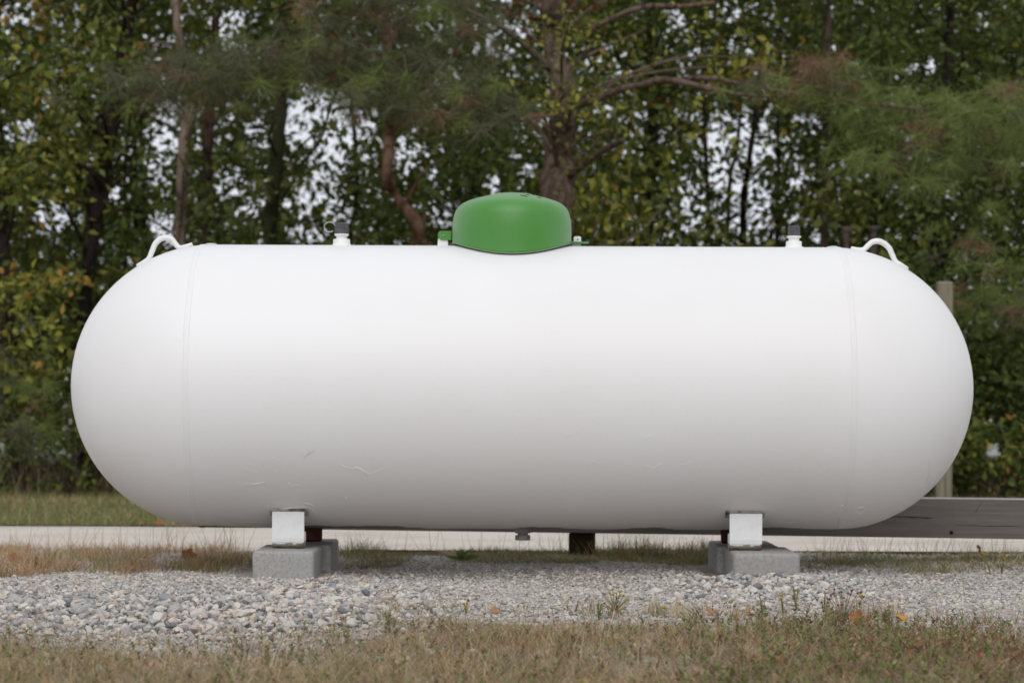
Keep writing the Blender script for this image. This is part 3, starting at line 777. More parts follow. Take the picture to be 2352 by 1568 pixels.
def tank_z(x, y):
    """Height of the tank's upper surface."""
    if x < HXL: k = max(0.0, 1 - ((HXL - x) / CAPL) ** 2)
    elif x > HXR: k = max(0.0, 1 - ((x - HXR) / CAPR) ** 2)
    else: k = 1
    return TZ + math.sqrt(max(0.0, TR * TR * k - y * y))
def on_tank(px, py, lift=0.0):
    """The point of the tank's near side that shows at (px, py)."""
    d = CAM_D - 0.6
    for i in range(400):
        p = W(px, py, d)
        k = 1 - (max(0, HXL - p.x) / CAPL) ** 2 - (max(0, p.x - HXR) / CAPR) ** 2
        if k > 0 and p.y ** 2 + (p.z - TZ) ** 2 <= TR * TR * k: break
        d += 0.0015
    nrm = Vector((0 if HXL <= p.x <= HXR else (p.x - (HXL if p.x < HXL else HXR)), p.y, p.z - TZ)).normalized()
    return p + nrm * lift

# lifting lugs: bent round bar with flattened feet
def lug(pts, foot):
    P, rr = smooth_path([(*W(a, b, CAM_D)[:], r) for a, b, r in pts], 8)
    V, F = tube(P, rr, 14)
    o = tpart('lifting_lug', V, F, M_whitep)
    return o
lug([(314, 611, .0062), (328, 603, .007), (341, 594, .0085), (349, 576, .009), (356, 560, .0092), (368, 549, .0095), (382, 546, .0096), (394, 550, .0094), (402, 560, .009), (412, 569, .0085), (426, 566, .007), (441, 561, .0062)], 0)
lug([(1954, 570, .0062), (1970, 573, .007), (1983, 573, .0085), (1994, 563, .009), (2003, 556, .0094), (2017, 554, .0096), (2031, 560, .0096), (2042, 571, .0094), (2049, 586, .009), (2056, 600, .0085), (2069, 608, .007), (2084, 618, .0062)], 1)
# weld pads under the feet
for a in [((314, 613), (352, 594)), ((408, 572), (442, 563)), ((1953, 571), (1988, 579)), ((2052, 602), (2085, 621))]:
    p0, p1 = W(*a[0], CAM_D), W(*a[1], CAM_D)
    mb = MB()
    for yy in (0,):
        ax = (p1 - p0).normalized(); nn = Vector((0, 1, 0)); up = nn.cross(ax) * -1
        if up.z < 0: up = -up
        bm = bmesh.new(); vs = bmesh.ops.create_cube(bm, size=1)['verts']
        for v in vs:
            v.co = p0 + (p1 - p0) * (v.co.x + .5) + nn * v.co.y * 0.022 + up * (v.co.z * 0.008)
        bmesh.ops.bevel(bm, geom=list(bm.edges), offset=0.002, segments=2, affect='EDGES')
        for v in bm.verts: v.co -= T0
        link('lug_foot', bm_mesh('lug_foot', bm, True), tank, [M_whitep])

# fill and service couplings
def coupling(x, r1, r2, capr, caph, tether):
    z = TZ + TR
    V, F = lathe_rows([(r1 + .014, z - .006), (r1 + .006, z - .001), (r1 + .001, z + .004), (r1, z + .008), (r1, z + .019), (r1 - .003, z + .021), (r2, z + .021), (r2, z + .030), (r2 + .006, z + .033), (r2 + .006, z + .038), (0.0005, z + .038)], 36, 'z', (x, 0, 0))
    o = tpart('coupling', V, F, M_whitep)
    z0 = z + .0385
    rows = [(capr - .001, z0), (capr, z0 + .002), (capr, z0 + caph * .42), (capr - .0012, z0 + caph * .44), (capr - .0012, z0 + caph * .5), (capr, z0 + caph * .52), (capr, z0 + caph * .74), (capr - .0012, z0 + caph * .76), (capr - .001, z0 + caph * .82), (capr, z0 + caph * .84), (capr - .001, z0 + caph * .97), (capr - .003, z0 + caph), (0.0005, z0 + caph)]
    V, F = lathe_rows(rows, 36, 'z', (x, 0, 0))
    cap = tpart('valve_cap', V, F, M_cap, False)
    if tether:
        pts = []
        for i in range(22):
            a = -0.5 + (2 * math.pi - 0.7) * i / 21 + 0.3
            pts.append(Vector((x - capr - .0165 + .0185 * math.cos(a), -0.004, z0 + caph * 0.62 + .0165 * math.sin(a))))
        V, F = tube(pts, [0.0013] * 22, 8)
        c = tpart('tether_ring', V, F, M_ring); c.parent = cap
coupling(-.576, .0285, .018, .0235, .037, True)
coupling(.946, .0265, .018, .0205, .034, False)

# valve dome: a pressed steel lid whose skirt is cut to the curve of the tank
DX, DR = -0.003, 0.2005
prof = [(0.2005, 0.0), (0.2005, .03), (0.2000, .06), (0.1975, .085), (0.1925, .105), (0.184, .121), (0.170, .1345), (0.148, .1455), (0.12, .1545), (0.094, .1612), (0.072, .1662), (0.066, .1685), (0.058, .1705), (0.03, .1735), (0.0005, .1745)]
P2, _ = smooth_path([(r, h, 0, 1) for r, h in prof], 4)
prof = [(p.x, p.y) for p in P2]
seg = 96
V, F = [], []
base_z = TZ + TR + 0.005
for i, (r, h) in enumerate(prof):
    for s in range(seg):
        a = 2 * math.pi * s / seg
        x, y = DX + r * math.cos(a), r * math.sin(a)
        ze = tank_z(DX + DR * math.cos(a), DR * math.sin(a)) + 0.008
        k = max(0.0, 1 - h / .10)
        V.append(Vector((x, y, base_z + h + (ze - base_z) * k)))
for i in range(len(prof) - 1):
    for s in range(seg):
        F.append((i * seg + s, i * seg + (s + 1) % seg, (i + 1) * seg + (s + 1) % seg, (i + 1) * seg + s))
dome = tpart('valve_dome', V, F, M_green)
sol = dome.modifiers.new('thickness', 'SOLIDIFY'); sol.thickness = 0.003; sol.offset = -1
rim = []
for s in range(seg + 1):
    a = 2 * math.pi * s / seg
    rim.append(Vector((DX + (DR + .0005) * math.cos(a), (DR + .0005) * math.sin(a), tank_z(DX + DR * math.cos(a), DR * math.sin(a)) + .0085)))
V, F = tube(rim, [0.0014] * len(rim), 6, cap=False)
tpart('dome_rim', V, F, M_rim, True, None).parent = dome
# collar inside, coloured near-black as the shade in the gap under the rim
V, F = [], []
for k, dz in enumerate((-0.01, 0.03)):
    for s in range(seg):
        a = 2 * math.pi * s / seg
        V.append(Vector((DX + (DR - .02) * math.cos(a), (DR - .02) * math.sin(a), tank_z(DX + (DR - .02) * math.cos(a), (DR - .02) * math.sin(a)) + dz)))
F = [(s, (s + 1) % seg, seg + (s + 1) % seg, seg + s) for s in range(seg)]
tpart('dome_collar', V, F, M_gapshade)
# louvre slots in the crown
def dome_h(x, y):
    r = math.hypot(x - DX, y)
    for i in range(len(prof) - 1):
        if prof[i + 1][0] <= r <= prof[i][0]:
            t = (r - prof[i][0]) / (prof[i + 1][0] - prof[i][0] + 1e-9)
            return base_z + prof[i][1] * (1 - t) + prof[i + 1][1] * t
    return base_z + prof[-1][1]
for sx, sy, L_ in ((.024, -.107, .017), (.040, -.085, .017), (.034, -.118, .015), (.08, -.098, .015)):
    pts = [Vector((sx + L_ * t, sy - L_ * t * 0.35, dome_h(sx + L_ * t, sy - L_ * t * 0.35) + .0004)) for t in (0, .25, .5, .75, 1)]
    V, F = tube(pts, [.0006, .0017, .0019, .0017, .0006], 6)
    o = tpart('vent_slot', V, F, M_slot); o.parent = dome
# hinge tab (left) and lock tab (right) with their brackets welded on the shell
def plate(name, outline, y0, y1, m, parent=tank, hole=None):
    """Flat plate: outline of (x, z) metres, extruded from y0 to y1."""
    bm = bmesh.new()
    vs = [bm.verts.new((x, y0, z)) for x, z in outline]
    f = bm.faces.new(vs)
    r = bmesh.ops.extrude_face_region(bm, geom=[f])
    for v in r['geom']:
        if isinstance(v, bmesh.types.BMVert): v.co.y = y1
    bmesh.ops.bevel(bm, geom=list(bm.edges), offset=0.0008, segments=1, affect='EDGES')
    for v in bm.verts: v.co -= T0
    return link(name, bm_mesh(name, bm), parent, [m])
def xz(px, py, d=CAM_D):
    p = W(px, py, d); return (p.x, p.z)
plate('hinge_tab', [xz(1036, 531), xz(1036, 552), xz(1013, 552), xz(1007, 548), xz(1005, 541), xz(1006, 535), xz(1010, 531)], -0.012, -0.008, M_green, dome)
plate('dome_bracket', [xz(1006, 547), xz(1028, 552), xz(1029, 568), xz(1004, 568)], -0.0065, 0.0, M_whitep)
V, F = tube([Vector((*xz(1018, 542),)).to_3d() if False else Vector((xz(1018, 542)[0], -0.0145, xz(1018, 542)[1])), Vector((xz(1018, 542)[0], -0.0115, xz(1018, 542)[1]))], [.0035, .0035], 12)
tpart('rivet', V, F, M_rim)
plate('lock_tab', [xz(1308, 555.5), xz(1350, 556.5), xz(1352, 558), xz(1350, 560), xz(1308, 558.5)], -0.03, 0.012, M_green, dome)
plate('dome_bracket', [xz(1317, 545), xz(1320, 543), xz(1331, 543), xz(1334, 545), xz(1334, 570), xz(1313, 570), xz(1313, 560), xz(1317, 559)], -0.005, 0.0, M_whitep)
c = xz(1326, 550.5)
V, F = tube([Vector((c[0], -0.0062, c[1])), Vector((c[0], -0.0045, c[1]))], [.0024, .0024], 12)
tpart('lock_hole', V, F, M_gapshade)

# drain plug under the belly
px0 = (1202 - 1176) / 682
z = TZ - TR
V, F = lathe_rows([(.033, z + .01), (.0305, z - .006), (.030, z - .010), (.024, z - .0145), (.0175, z - .0155), (.0175, z - .022)], 32, 'z', (px0, 0, 0))
tpart('drain_coupling', V, F, M_steel)
V, F = lathe_rows([(.0215, z - .0205), (.0255, z - .0225), (.0255, z - .036), (.023, z - .0385), (.0003, z - .0385)], 6, 'z', (px0, 0, 0))
tpart('drain_plug', V, F, M_steel, False)

# four bent-plate feet
def foot(x0, x1, ysgn, m, lean=0.0):
    yf = -0.252 * 1; zb = 0.09
    top = TZ - math.sqrt(TR * TR - yf * yf) + 0.004
    path = [(yf, top + .006), (yf, top - .02), (yf, zb + .034), (yf + .002, zb + .022), (yf + .008, zb + .010), (yf + .018, zb + .003), (yf + .03, zb + .0005), (yf + .055, zb), (yf + .066, zb + .006), (yf + .07, zb + .02), (yf + .072, zb + .052)]
    th = 0.006
    V, F = [], []
    outer = [Vector((0, a, b)) for a, b in path]; inner = []
    for i, p in enumerate(outer):
        tn = (outer[min(i + 1, len(outer) - 1)] - outer[max(i - 1, 0)]).normalized()
        inner.append(p + Vector((0, -tn.z, tn.y)) * th * (1 if True else 1))
    for i in range(len(path)):
        for xx in (x0, x1):
            w = 0.0006 * mnoise.noise(Vector((xx * 5, i * .9, 2)))
            V.append(Vector((xx + w + lean * (outer[i].z - zb), outer[i].y * (-ysgn), outer[i].z)))
            V.append(Vector((xx + w + lean * (outer[i].z - zb), inner[i].y * (-ysgn), inner[i].z)))
    for i in range(len(path) - 1):
        q = i * 4
        F += [(q, q + 2, q + 6, q + 4), (q + 1, q + 5, q + 7, q + 3), (q, q + 4, q + 5, q + 1), (q + 2, q + 3, q + 7, q + 6)]
    q = (len(path) - 1) * 4
    F += [(0, 1, 3, 2), (q, q + 2, q + 3, q + 1)]
    loc = Vector(((x0 + x1) / 2, yf * (-ysgn), zb))
    me = py_mesh('support_foot', [v - loc for v in V], F)
    bm = bmesh.new(); bm.from_mesh(me); bmesh.ops.recalc_face_normals(bm, faces=bm.faces)
    bmesh.ops.bevel(bm, geom=[e for e in bm.edges if e.calc_face_angle(0) > 0.9], offset=0.0012, segments=2, affect='EDGES')
    bm.to_mesh(me); bm.free()
    for p in me.polygons: p.use_smooth = False
    o = link('support_foot', me, tank, [m]); o.location = loc - T0
    return o
foot(-.782, -.677, -1, M_leg)
foot(.713, .819, -1, M_leg)
foot(-.760, -.655, 1, M_rustleg)
foot(.725, .829, 1, M_rustleg)
# saddle pads welded between shell and feet
def pad(x0, x1, y0, y1, ang_m):
    V, F = [], []
    ny = 10
    for i in range(ny + 1):
        y = y0 + (y1 - y0) * i / ny
        for xx in (x0, x1):
            for dr in (0.0005, 0.0065):
                r = TR + dr
                V.append(Vector((xx, y * r / TR, TZ - math.sqrt(TR * TR - y * y) * r / TR)))
    for i in range(ny):
        q = i * 4
        F += [(q, q + 2, q + 6, q + 4), (q + 1, q + 5, q + 7, q + 3), (q, q + 4, q + 5, q + 1), (q + 2, q + 3, q + 7, q + 6)]
    F += [(0, 1, 3, 2), (4 * ny, 4 * ny + 2, 4 * ny + 3, 4 * ny + 1)]
    return tpart('saddle_pad', V, F, ang_m, False)
M_pad = mat('mottled_pad_paint', (0.36, 0.34, 0.31), 0.8, 0.3, noise=[(30, (0.09, 0.06, 0.045), 0.45, 0.65, 5)])  # grey pad paint mottled with dark brown
for x0, x1 in ((-.790, -.664), (.699, .826)):
    pad(x0, x1, -.255, -.222, M_pad)
    pad(x0, x1, .2, .256, M_pad)

# runs, sags and flaked edges of the paint film
def drip(pts, r=0.0013, m=None, name='paint_drip', taper=True):
    P = [on_tank(a, b, 0.0006) for a, b in pts]
    Q, rr = smooth_path([(*p[:], r * random.uniform(.55, 1.25)) for p in P], 4)
    if taper: rr[0] = rr[-1] = r * .25
    V, F = tube(Q, rr, 6)
    return tpart(name, V, F, m or M_drip)
drip([(779, 1065), (787, 1068), (793, 1072), (802, 1074), (811, 1075)], .0010)
drip([(811, 1075), (818, 1073), (826, 1076), (838, 1083), (848, 1087), (853, 1087)], .0016)
drip([(853, 1087), (862, 1083), (872, 1077), (883, 1072)], .0009)
drip([(536, 1092), (545, 1103), (558, 1109), (574, 1111)], .0006)
drip([(576, 1111), (590, 1110), (606, 1106)], .0011)
drip([(660, 1106), (664, 1110), (672, 1114), (687, 1112)], .0016)
drip([(2125, 1112), (2131, 1100), (2134, 1085), (2133, 1068), (2134, 1055)], .0011)
drip([(2112, 1124), (2118, 1117), (2126, 1111)], .0008)
drip([(1296, 994), (1304, 996), (1318, 996)], .0009)
drip([(985, 1148), (988, 1156)], .0014)
drip([(795, 1148), (792, 1142), (797, 1143)], .0012)
drip([(700, 1155), (712, 1157), (722, 1163)], .0013)
drip([(712, 1166), (722, 1175)], .0016)
drip([(646, 1167), (668, 1166), (690, 1164), (702, 1164)], .0016)
drip([(1676, 1178), (1700, 1176), (1730, 1177), (1752, 1177)], .0016)
drip([(1944, 1178), (1936, 1174), (1928, 1166), (1934, 1160), (1944, 1163)], .0010)
drip([(1926, 1180), (1934, 1186), (1944, 1184)], .0010)
drip([(1966, 1172), (1970, 1167), (1980, 1164), (1987, 1169), (1983, 1176), (1973, 1179), (1966, 1174)], .0010)
for w_ in ([(1478, 1006), (1490, 1000), (1500, 1001), (1512, 996)], [(1360, 1056), (1368, 1062), (1384, 1063)], [(1480, 1066), (1500, 1072), (1514, 1066), (1526, 1060)], [(1556, 1066), (1574, 1064), (1590, 1058)],
           [(596, 1058), (606, 1050), (620, 1048), (634, 1052), (642, 1060)], [(800, 990), (806, 998), (818, 1001), (832, 999)], [(630, 1084), (645, 1074), (662, 1064)], [(560, 1070), (575, 1080), (592, 1084)], [(1316, 1110), (1322, 1116)]):
    drip(w_, .0007)
for k in range(8):
    a, b = 697 + k * 3.0, 1050 - k * 1.9
    drip([(a, b - 5), (a + 1.4, b - 1), (a + .4, b + 2), (a + 2.2, b + 6)], .00045, M_scuff, 'scuff_mark')
for k in range(90):
    a, b = random.uniform(300, 2100), random.gauss(1090, 55)
    if b > 1190 or b < 900: continue
    s = random.uniform(.5, 2.6)
    drip([(a, b), (a + s, b + random.uniform(-1.5, 1.5))], random.uniform(.0006, .0012), name='paint_chip')

# ------------------------------------------------------------------ concrete blocks
def block(x0, x1, y0, y1, m, label, rz=0, z0=-0.02, h=0.0895):
    cx, cy = (x0 + x1) / 2, (y0 + y1) / 2
    me = box_mesh('concrete_block', x0 - cx, x1 - cx, y0 - cy, y1 - cy, z0, h, 0.011, 3)
    bm = bmesh.new(); bm.from_mesh(me)
    bmesh.ops.subdivide_edges(bm, edges=[e for e in bm.edges if e.calc_length() > .05], cuts=5, use_grid_fill=True)
    for v in bm.verts: v.co += Vector(mnoise.noise_vector(v.co * 35 + Vector((cx * 9, cy * 9, 0)))) * 0.0011
    bm.to_mesh(me); bm.free()
    for p in me.polygons: p.use_smooth = True
    o = link('concrete_block', me, None, [m]); o.location = (cx, cy, 0); o.rotation_euler.z = rz
    return tag(o, label, 'concrete block', 'concrete blocks carrying the tank')
block(-.831, -.633, -.405, -.006, M_conc, 'even grey concrete block under the front foot beside the left gravel')
block(-.812, -.608, .002, .405, M_conc, 'grey concrete block behind the even grey one carrying the rear rusty foot')
block(.713, .926, -.405, -.006, M_conc2, 'mottled concrete block with whitish stains half buried in the gravel heap')
block(.693, .905, .002, .405, M_conc, 'shaded concrete block behind the mottled stained one', 0)

# ------------------------------------------------------------------ low timber rail behind the tank
A, B = Vector((-.76, 1.10, 0)), Vector((4.2, 0.17, 0))
rail = empty('timber_rail', A, math.atan2(B.y - A.y, B.x - A.x))
tag(rail, 'low weathered grey timber rail running behind the tank on a dark post', 'guard rail')
Lr = (B - A).length
me = box_mesh('rail_beam', 0, Lr, 0, 0.14, 0.088, 0.231, 0.004, 2)
bm = bmesh.new(); bm.from_mesh(me)
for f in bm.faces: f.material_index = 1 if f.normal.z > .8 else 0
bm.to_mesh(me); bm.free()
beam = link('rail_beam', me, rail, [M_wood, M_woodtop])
def crack(x0, x1, z0, z1, n=10, w=.0016):
    pts = [Vector((x0 + (x1 - x0) * t / n, -0.0003, z0 + (z1 - z0) * t / n + random.uniform(-.0012, .0012))) for t in range(n + 1)]
    V, F = tube(pts, [w * .3] + [w * random.uniform(.6, 1.2) for _ in range(n - 1)] + [w * .3], 5)
    link('crack', py_mesh('crack', V, F), beam, [M_crack])
def railx(px): return (((px - 1176) / 5800 * 9.1) + .76) / math.cos(rail.rotation_euler.z)
crack(railx(2035), railx(2150), .166, .160)
crack(railx(1950), railx(2040), .17, .167, w=.001)
crack(railx(2200), railx(2360), .135, .133, w=.0008)
crack(railx(2245), railx(2262), .178, .225, 5, .0007)
V, F = lathe_rows([(.0005, -.001), (.007, -.001), (.0075, .001)], 12, 'z')
kn = link('knot', py_mesh('knot', [Vector((v.x + railx(2193), v.z, v.y + .108)) for v in V], F), beam, [M_crack])
def post(parent, x, yl, w, z0, z1, m, top=None):
    me = box_mesh('post', x - w / 2, x + w / 2, yl, yl + w, z0, z1, 0.003, 1)
    return link('post', me, parent, [m])
post(rail, railx(1337) + .0, .025, .088, -.12, .086, M_darkpost)
post(rail, railx(1337) + 2.44, .025, .088, -.12, .086, M_darkpost)

# boundary post and two capped pipes further back
p = W(2168, 650, 14.9)
wp = empty('wooden_post', (p.x, p.y, -.06)); tag(wp, 'pale square weathered wooden post standing behind the right end of the tank', 'post')
me = box_mesh('post_shaft', -.045, .045, -.045, .045, 0, p.z + .06, .004, 2)
link('post_shaft', me, wp, [M_post])
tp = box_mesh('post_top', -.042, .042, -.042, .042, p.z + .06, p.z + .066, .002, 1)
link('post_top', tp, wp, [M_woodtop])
for px, py, lab in ((1944, 521, 'shorter rusty steel pipe with a flared cap in front of the trees'), (2007, 519, 'thicker rusty steel pipe with flared cap seen through the right lifting lug')):
    p = W(px, py, 19.0)
    pe = empty('capped_pipe', (p.x, p.y, -.1)); tag(pe, lab, 'steel pipe', 'capped steel pipes at the wood edge')
    r = .022 if px < 2000 else .028
    V, F = lathe_rows([(r, 0), (r, p.z + .06), (r + .002, p.z + .08)], 14); link('pipe_shaft', py_mesh('pipe_shaft', V, F, True), pe, [M_pipe])
    V, F = lathe_rows([(r, p.z + .045), (r + .022, p.z + .07), (r + .026, p.z + .095), (r + .018, p.z + .10), (.0005, p.z + .102)], 14); link('pipe_cap', py_mesh('pipe_cap', V, F, True), pe, [M_pipe])

# low dark strip along the lip of the gravel
eb = empty('dark_strip', (-.62, 1.24, -.035)); tag(eb, 'low dark strip along the gravel lip beside the road', 'edge_strip')
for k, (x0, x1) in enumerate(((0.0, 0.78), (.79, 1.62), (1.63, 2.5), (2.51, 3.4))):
    link('strip_piece', box_mesh('strip_piece', x0, x1, -.014 + .004 * k, .014 + .004 * k, -.03, .038 + random.uniform(-.004, .003), .003, 1, .003), eb, [M_darkstrip])

# ------------------------------------------------------------------ trees
def in_gap(px, py):
    """Openings in the wood where the sky shows: 0 = closed, 1 = open."""
    g = np.zeros(len(px))
    for cx, cy, rx, ry, s in GAPS:
        q = ((px - cx) / rx) ** 2 + ((py - cy) / ry) ** 2
        g = np.maximum(g, s * np.clip(1.35 - q * 1.1, 0, 1))
    return g * 0.97
GAPS = [(35, 30, 55, 45, .75), (15, 75, 20, 20, .8), (120, 500, 50, 45, .85), (185, 490, 22, 30, .7), (50, 300, 55, 45, .75), (30, 330, 40, 20, .7), (262, 455, 22, 40, .8), (395, 255, 45, 40, .9), (370, 305, 45, 40, .9), (400, 340, 30, 30, .8),
        (365, 385, 50, 50, .7), (372, 515, 48, 38, .95), (395, 545, 30, 30, .9), (300, 370, 28, 60, .7), (285, 330, 20, 30, .6), (270, 290, 18, 22, .6), (370, 90, 60, 22, .75), (385, 130, 30, 20, .6), (515, 50, 50, 50, .85), (520, 95, 45, 30, .7), (455, 15, 20, 15, .7),
        (460, 200, 14, 25, .6), (530, 215, 22, 30, .6), (620, 140, 50, 20, .5), (690, 285, 55, 65, .92), (760, 255, 60, 60, .97), (790, 300, 55, 50, .95), (840, 280, 30, 40, .8), (760, 345, 50, 60, .85), (720, 210, 50, 30, .7), (540, 430, 60, 45, .75), (580, 470, 50, 45, .75),
        (690, 460, 50, 50, .85), (740, 420, 40, 50, .85), (770, 480, 40, 50, .7), (700, 540, 50, 30, .75), (590, 560, 40, 30, .55), (590, 285, 30, 40, .5), (605, 330, 22, 30, .5), (930, 355, 32, 55, .85), (955, 320, 22, 40, .6), (990, 390, 25, 28, .6), (1000, 345, 30, 18, .7),
        (1130, 70, 60, 40, .75), (1195, 62, 30, 40, .75), (1110, 105, 35, 35, .7), (1020, 70, 40, 30, .6), (985, 15, 60, 22, .6), (930, 25, 30, 30, .5), (1165, 0, 30, 20, .7), (1055, 170, 18, 40, .5), (1105, 205, 16, 22, .6), (1130, 425, 22, 30, .8), (1160, 465, 20, 20, .6),
        (1210, 395, 22, 30, .6), (1010, 500, 30, 25, .55), (1490, 15, 40, 20, .75), (1555, 60, 35, 50, .7), (1600, 110, 20, 40, .5), (1470, 140, 14, 14, .6), (1325, 320, 18, 30, .6), (1420, 160, 14, 20, .6), (1580, 460, 25, 30, .5), (1590, 530, 25, 40, .5),
        (1665, 30, 50, 30, .8), (1575, 150, 20, 40, .7), (1610, 95, 20, 12, .6), (1700, 100, 40, 30, .5), (1660, 280, 60, 35, .8), (1640, 340, 40, 50, .8), (1700, 300, 35, 60, .85), (1720, 330, 35, 50, .9), (1755, 350, 40, 40, .85), (1745, 280, 35, 40, .75), (1780, 360, 25, 60, .7),
        (1660, 400, 50, 60, .8), (1700, 440, 55, 50, .8), (1750, 460, 30, 60, .6), (1690, 500, 45, 40, .7), (1760, 540, 30, 20, .7), (1850, 275, 40, 20, .8), (1830, 400, 25, 45, .75), (1885, 535, 35, 38, .95), (1820, 505, 18, 15, .8), (1850, 300, 30, 20, .6), (1600, 490, 35, 60, .5), (1750, 510, 20, 50, .6),
        (1912, 110, 10, 10, .9), (2085, 160, 28, 14, .85), (2135, 155, 18, 22, .9), (2055, 175, 12, 12, .8), (1770, 50, 25, 25, .6), (2115, 75, 18, 14, .6), (1790, 135, 30, 20, .4), (2110, 220, 10, 16, .7), (2068, 300, 12, 16, .7), (2190, 445, 20, 30, .7), (2130, 370, 14, 20, .6),
        (2045, 230, 20, 20, .6), (2250, 40, 20, 20, .4), (2285, 1035, 32, 26, .95), (2290, 960, 30, 40, .5), (2290, 750, 30, 30, .45), (70, 1082, 60, 18, 1.1), (180, 1060, 20, 34, 1.0), (130, 1040, 30, 20, .7), (60, 960, 30, 30, .5), (150, 960, 22, 40, .55), (100, 760, 18, 22, .5), (160, 880, 14, 30, .5), (30, 860, 20, 20, .4), (10, 1080, 20, 40, .8), (210, 1085, 40, 20, .6), (15, 560, 25, 40, .4), (240, 600, 20, 20, .5)]

LEAF_V = np.array([(0, -1, 0), (0.55, -0.15, 0.12), (0, 1, -0.1), (-0.55, -0.15, 0.12)])
def leaves(C, S, mi):
    n = len(C)
    V = LEAF_V[None] * S[:, None, None] * (1 + RNG.uniform(-.15, .15, (n, 4, 1)))
    V = np.einsum('nij,nkj->nki', rot_mats(n, 0.75), V) + C[:, None, :]
    F = (np.array([[0, 1, 2, 3]])[None] + (np.arange(n) * 4)[:, None, None]).reshape(-1, 4)
    return V.reshape(-1, 3), F, mi
def needles(C, L, mi, per=55, droop=0.2):
    """Tufts of long pine needles bursting from twig ends C."""
    n = len(C) * per
    d = RNG.normal(0, 1, (n, 3)); d[:, 2] = d[:, 2] * .7 - droop
    d /= np.linalg.norm(d, axis=1)[:, None]
    cc = np.repeat(C, per, 0) + RNG.normal(0, .012, (n, 3)); LL = np.repeat(L, per) * RNG.uniform(.7, 1.1, n)
    s = np.cross(d, RNG.normal(0, 1, (n, 3))); s /= np.linalg.norm(s, axis=1)[:, None]
    w = 0.0019
    a, b = cc - s * w, cc + s * w
    t = cc + d * LL[:, None]; t[:, 2] -= LL * .12
    V = np.stack([a, b, t + s * w * .3, t - s * w * .3], 1).reshape(-1, 3)
    F = (np.array([[0, 1, 2, 3]])[None] + (np.arange(n) * 4)[:, None, None]).reshape(-1, 4)
    return V, F, np.repeat(mi, per)

TREES = []
def tree(name, label, trunk, bark, branches=(), dist=18.0, group='trees of the wood behind the tank', cat='tree', mixes=None, spread=1.0, boughs=True):
    """trunk: (px, py, width in px) from the ground up, at dist metres; the trunk goes on above the frame."""
    base = W(trunk[0][0], trunk[0][1], dist)
    root = empty(name, (base.x, base.y, -0.08))
    tag(root, label, cat, group)
    o0 = Vector((base.x, base.y, -0.08))
    pts = []
    for i, (a, b, w) in enumerate(trunk):
        q = W(a, b, dist + 0.12 * math.sin(i * 1.7)); r = w / 2 / 5800 * dist
        pts.append((q.x, q.y, q.z, r))
    top = pts[-1]
    pts.insert(0, (pts[0][0], pts[0][1], -0.1, pts[0][3] * 1.35))
    if top[2] < 6:
        dx = (top[0] - pts[-2][0]) * .3
        pts += [(top[0] + dx, top[1], top[2] + 1.8, top[3] * .75), (top[0] + dx * 1.6, top[1] + .1, top[2] + 3.6, top[3] * .35)]
    P, rr = smooth_path(pts, 7)
    V, F = tube([p - o0 for p in P], rr, 14, rough=0.35, freq=9)
    link('trunk', py_mesh('trunk', V, F, True), root, [bark])
    for bpts, dd in branches:
        bp = []
        for i, (a, b, w) in enumerate(bpts):
            q = W(a, b, dist + dd * i / max(1, len(bpts) - 1)); bp.append((*q[:], w / 2 / 5800 * dist))
        Pb, rb = smooth_path(bp, 7)
        V, F = tube([p - o0 for p in Pb], rb, 8, rough=0.25, freq=12)
        link('branch', py_mesh('branch', V, F, True), root, [bark])
    TREES.append(dict(root=root, o0=o0, pts=P, rr=rr, dist=dist, bark=bark, mixes=mixes or [0.34, 0.38, 0.18, 0.07, 0.02, 0.01], leaf=[], cen=[], label=label))
    return TREES[-1]

G1, G2 = 'broadleaf trees behind the tank', 'slender trunks standing deeper in the wood'
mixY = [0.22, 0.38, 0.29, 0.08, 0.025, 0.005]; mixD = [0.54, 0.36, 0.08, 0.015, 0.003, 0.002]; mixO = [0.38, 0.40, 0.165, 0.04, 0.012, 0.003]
t_left = tree('broadleaf_tree', 'thick dark leaning trunk behind the left end of the tank', [(205, 1118, 56), (196, 960, 46), (190, 750, 44), (196, 620, 44), (218, 500, 42), (232, 400, 44), (250, 300, 40), (272, 180, 34), (300, 20, 28), (330, -150, 24)], M_barkd,
     [([(230, 430, 22), (215, 400, 14), (172, 372, 11), (150, 320, 9), (135, 296, 7)], -.5), ([(172, 372, 9), (120, 350, 7), (60, 335, 5)], -.5), ([(214, 520, 12), (240, 470, 10), (265, 380, 7), (300, 330, 4)], -.3),
      ([(196, 730, 12), (120, 835, 9), (80, 770, 7), (60, 700, 5)], -1.2), ([(200, 1030, 8), (150, 1065, 7), (100, 1085, 5)], -.5)], 18.2, G1, mixes=mixY)
tree('broadleaf_tree', 'dark stubby trunk at the far left of the lawn edge', [(30, 1118, 52), (28, 1000, 44), (24, 850, 38), (10, 640, 34), (0, 400, 30), (-20, 100, 26)], M_barkd, [([(26, 900, 14), (60, 820, 10), (110, 700, 6)], -.4)], 17.8, G1, mixes=mixY)
tree('broadleaf_tree', 'slim pale trunk rising behind the left lifting lug', [(420, 1110, 28), (414, 564, 25), (416, 440, 26), (421, 330, 27), (428, 256, 26), (416, 176, 20), (413, 95, 18), (403, 30, 18), (400, -150, 15)], M_barkp,
     [([(414, 100, 6), (355, 98, 5), (325, 101, 5), (310, 130, 4), (270, 165, 3)], -.4)], 17.6, G1, mixes=mixO)
tree('broadleaf_tree', 'brown trunk just right of the slim pale one', [(474, 1110, 26), (472, 600, 24), (474, 403, 24), (476, 300, 25), (484, 220, 24), (492, 100, 20), (500, -100, 17)], M_bark, [([(474, 380, 8), (520, 350, 5), (560, 330, 3)], -.3)], 20.5, G1, mixes=mixO)
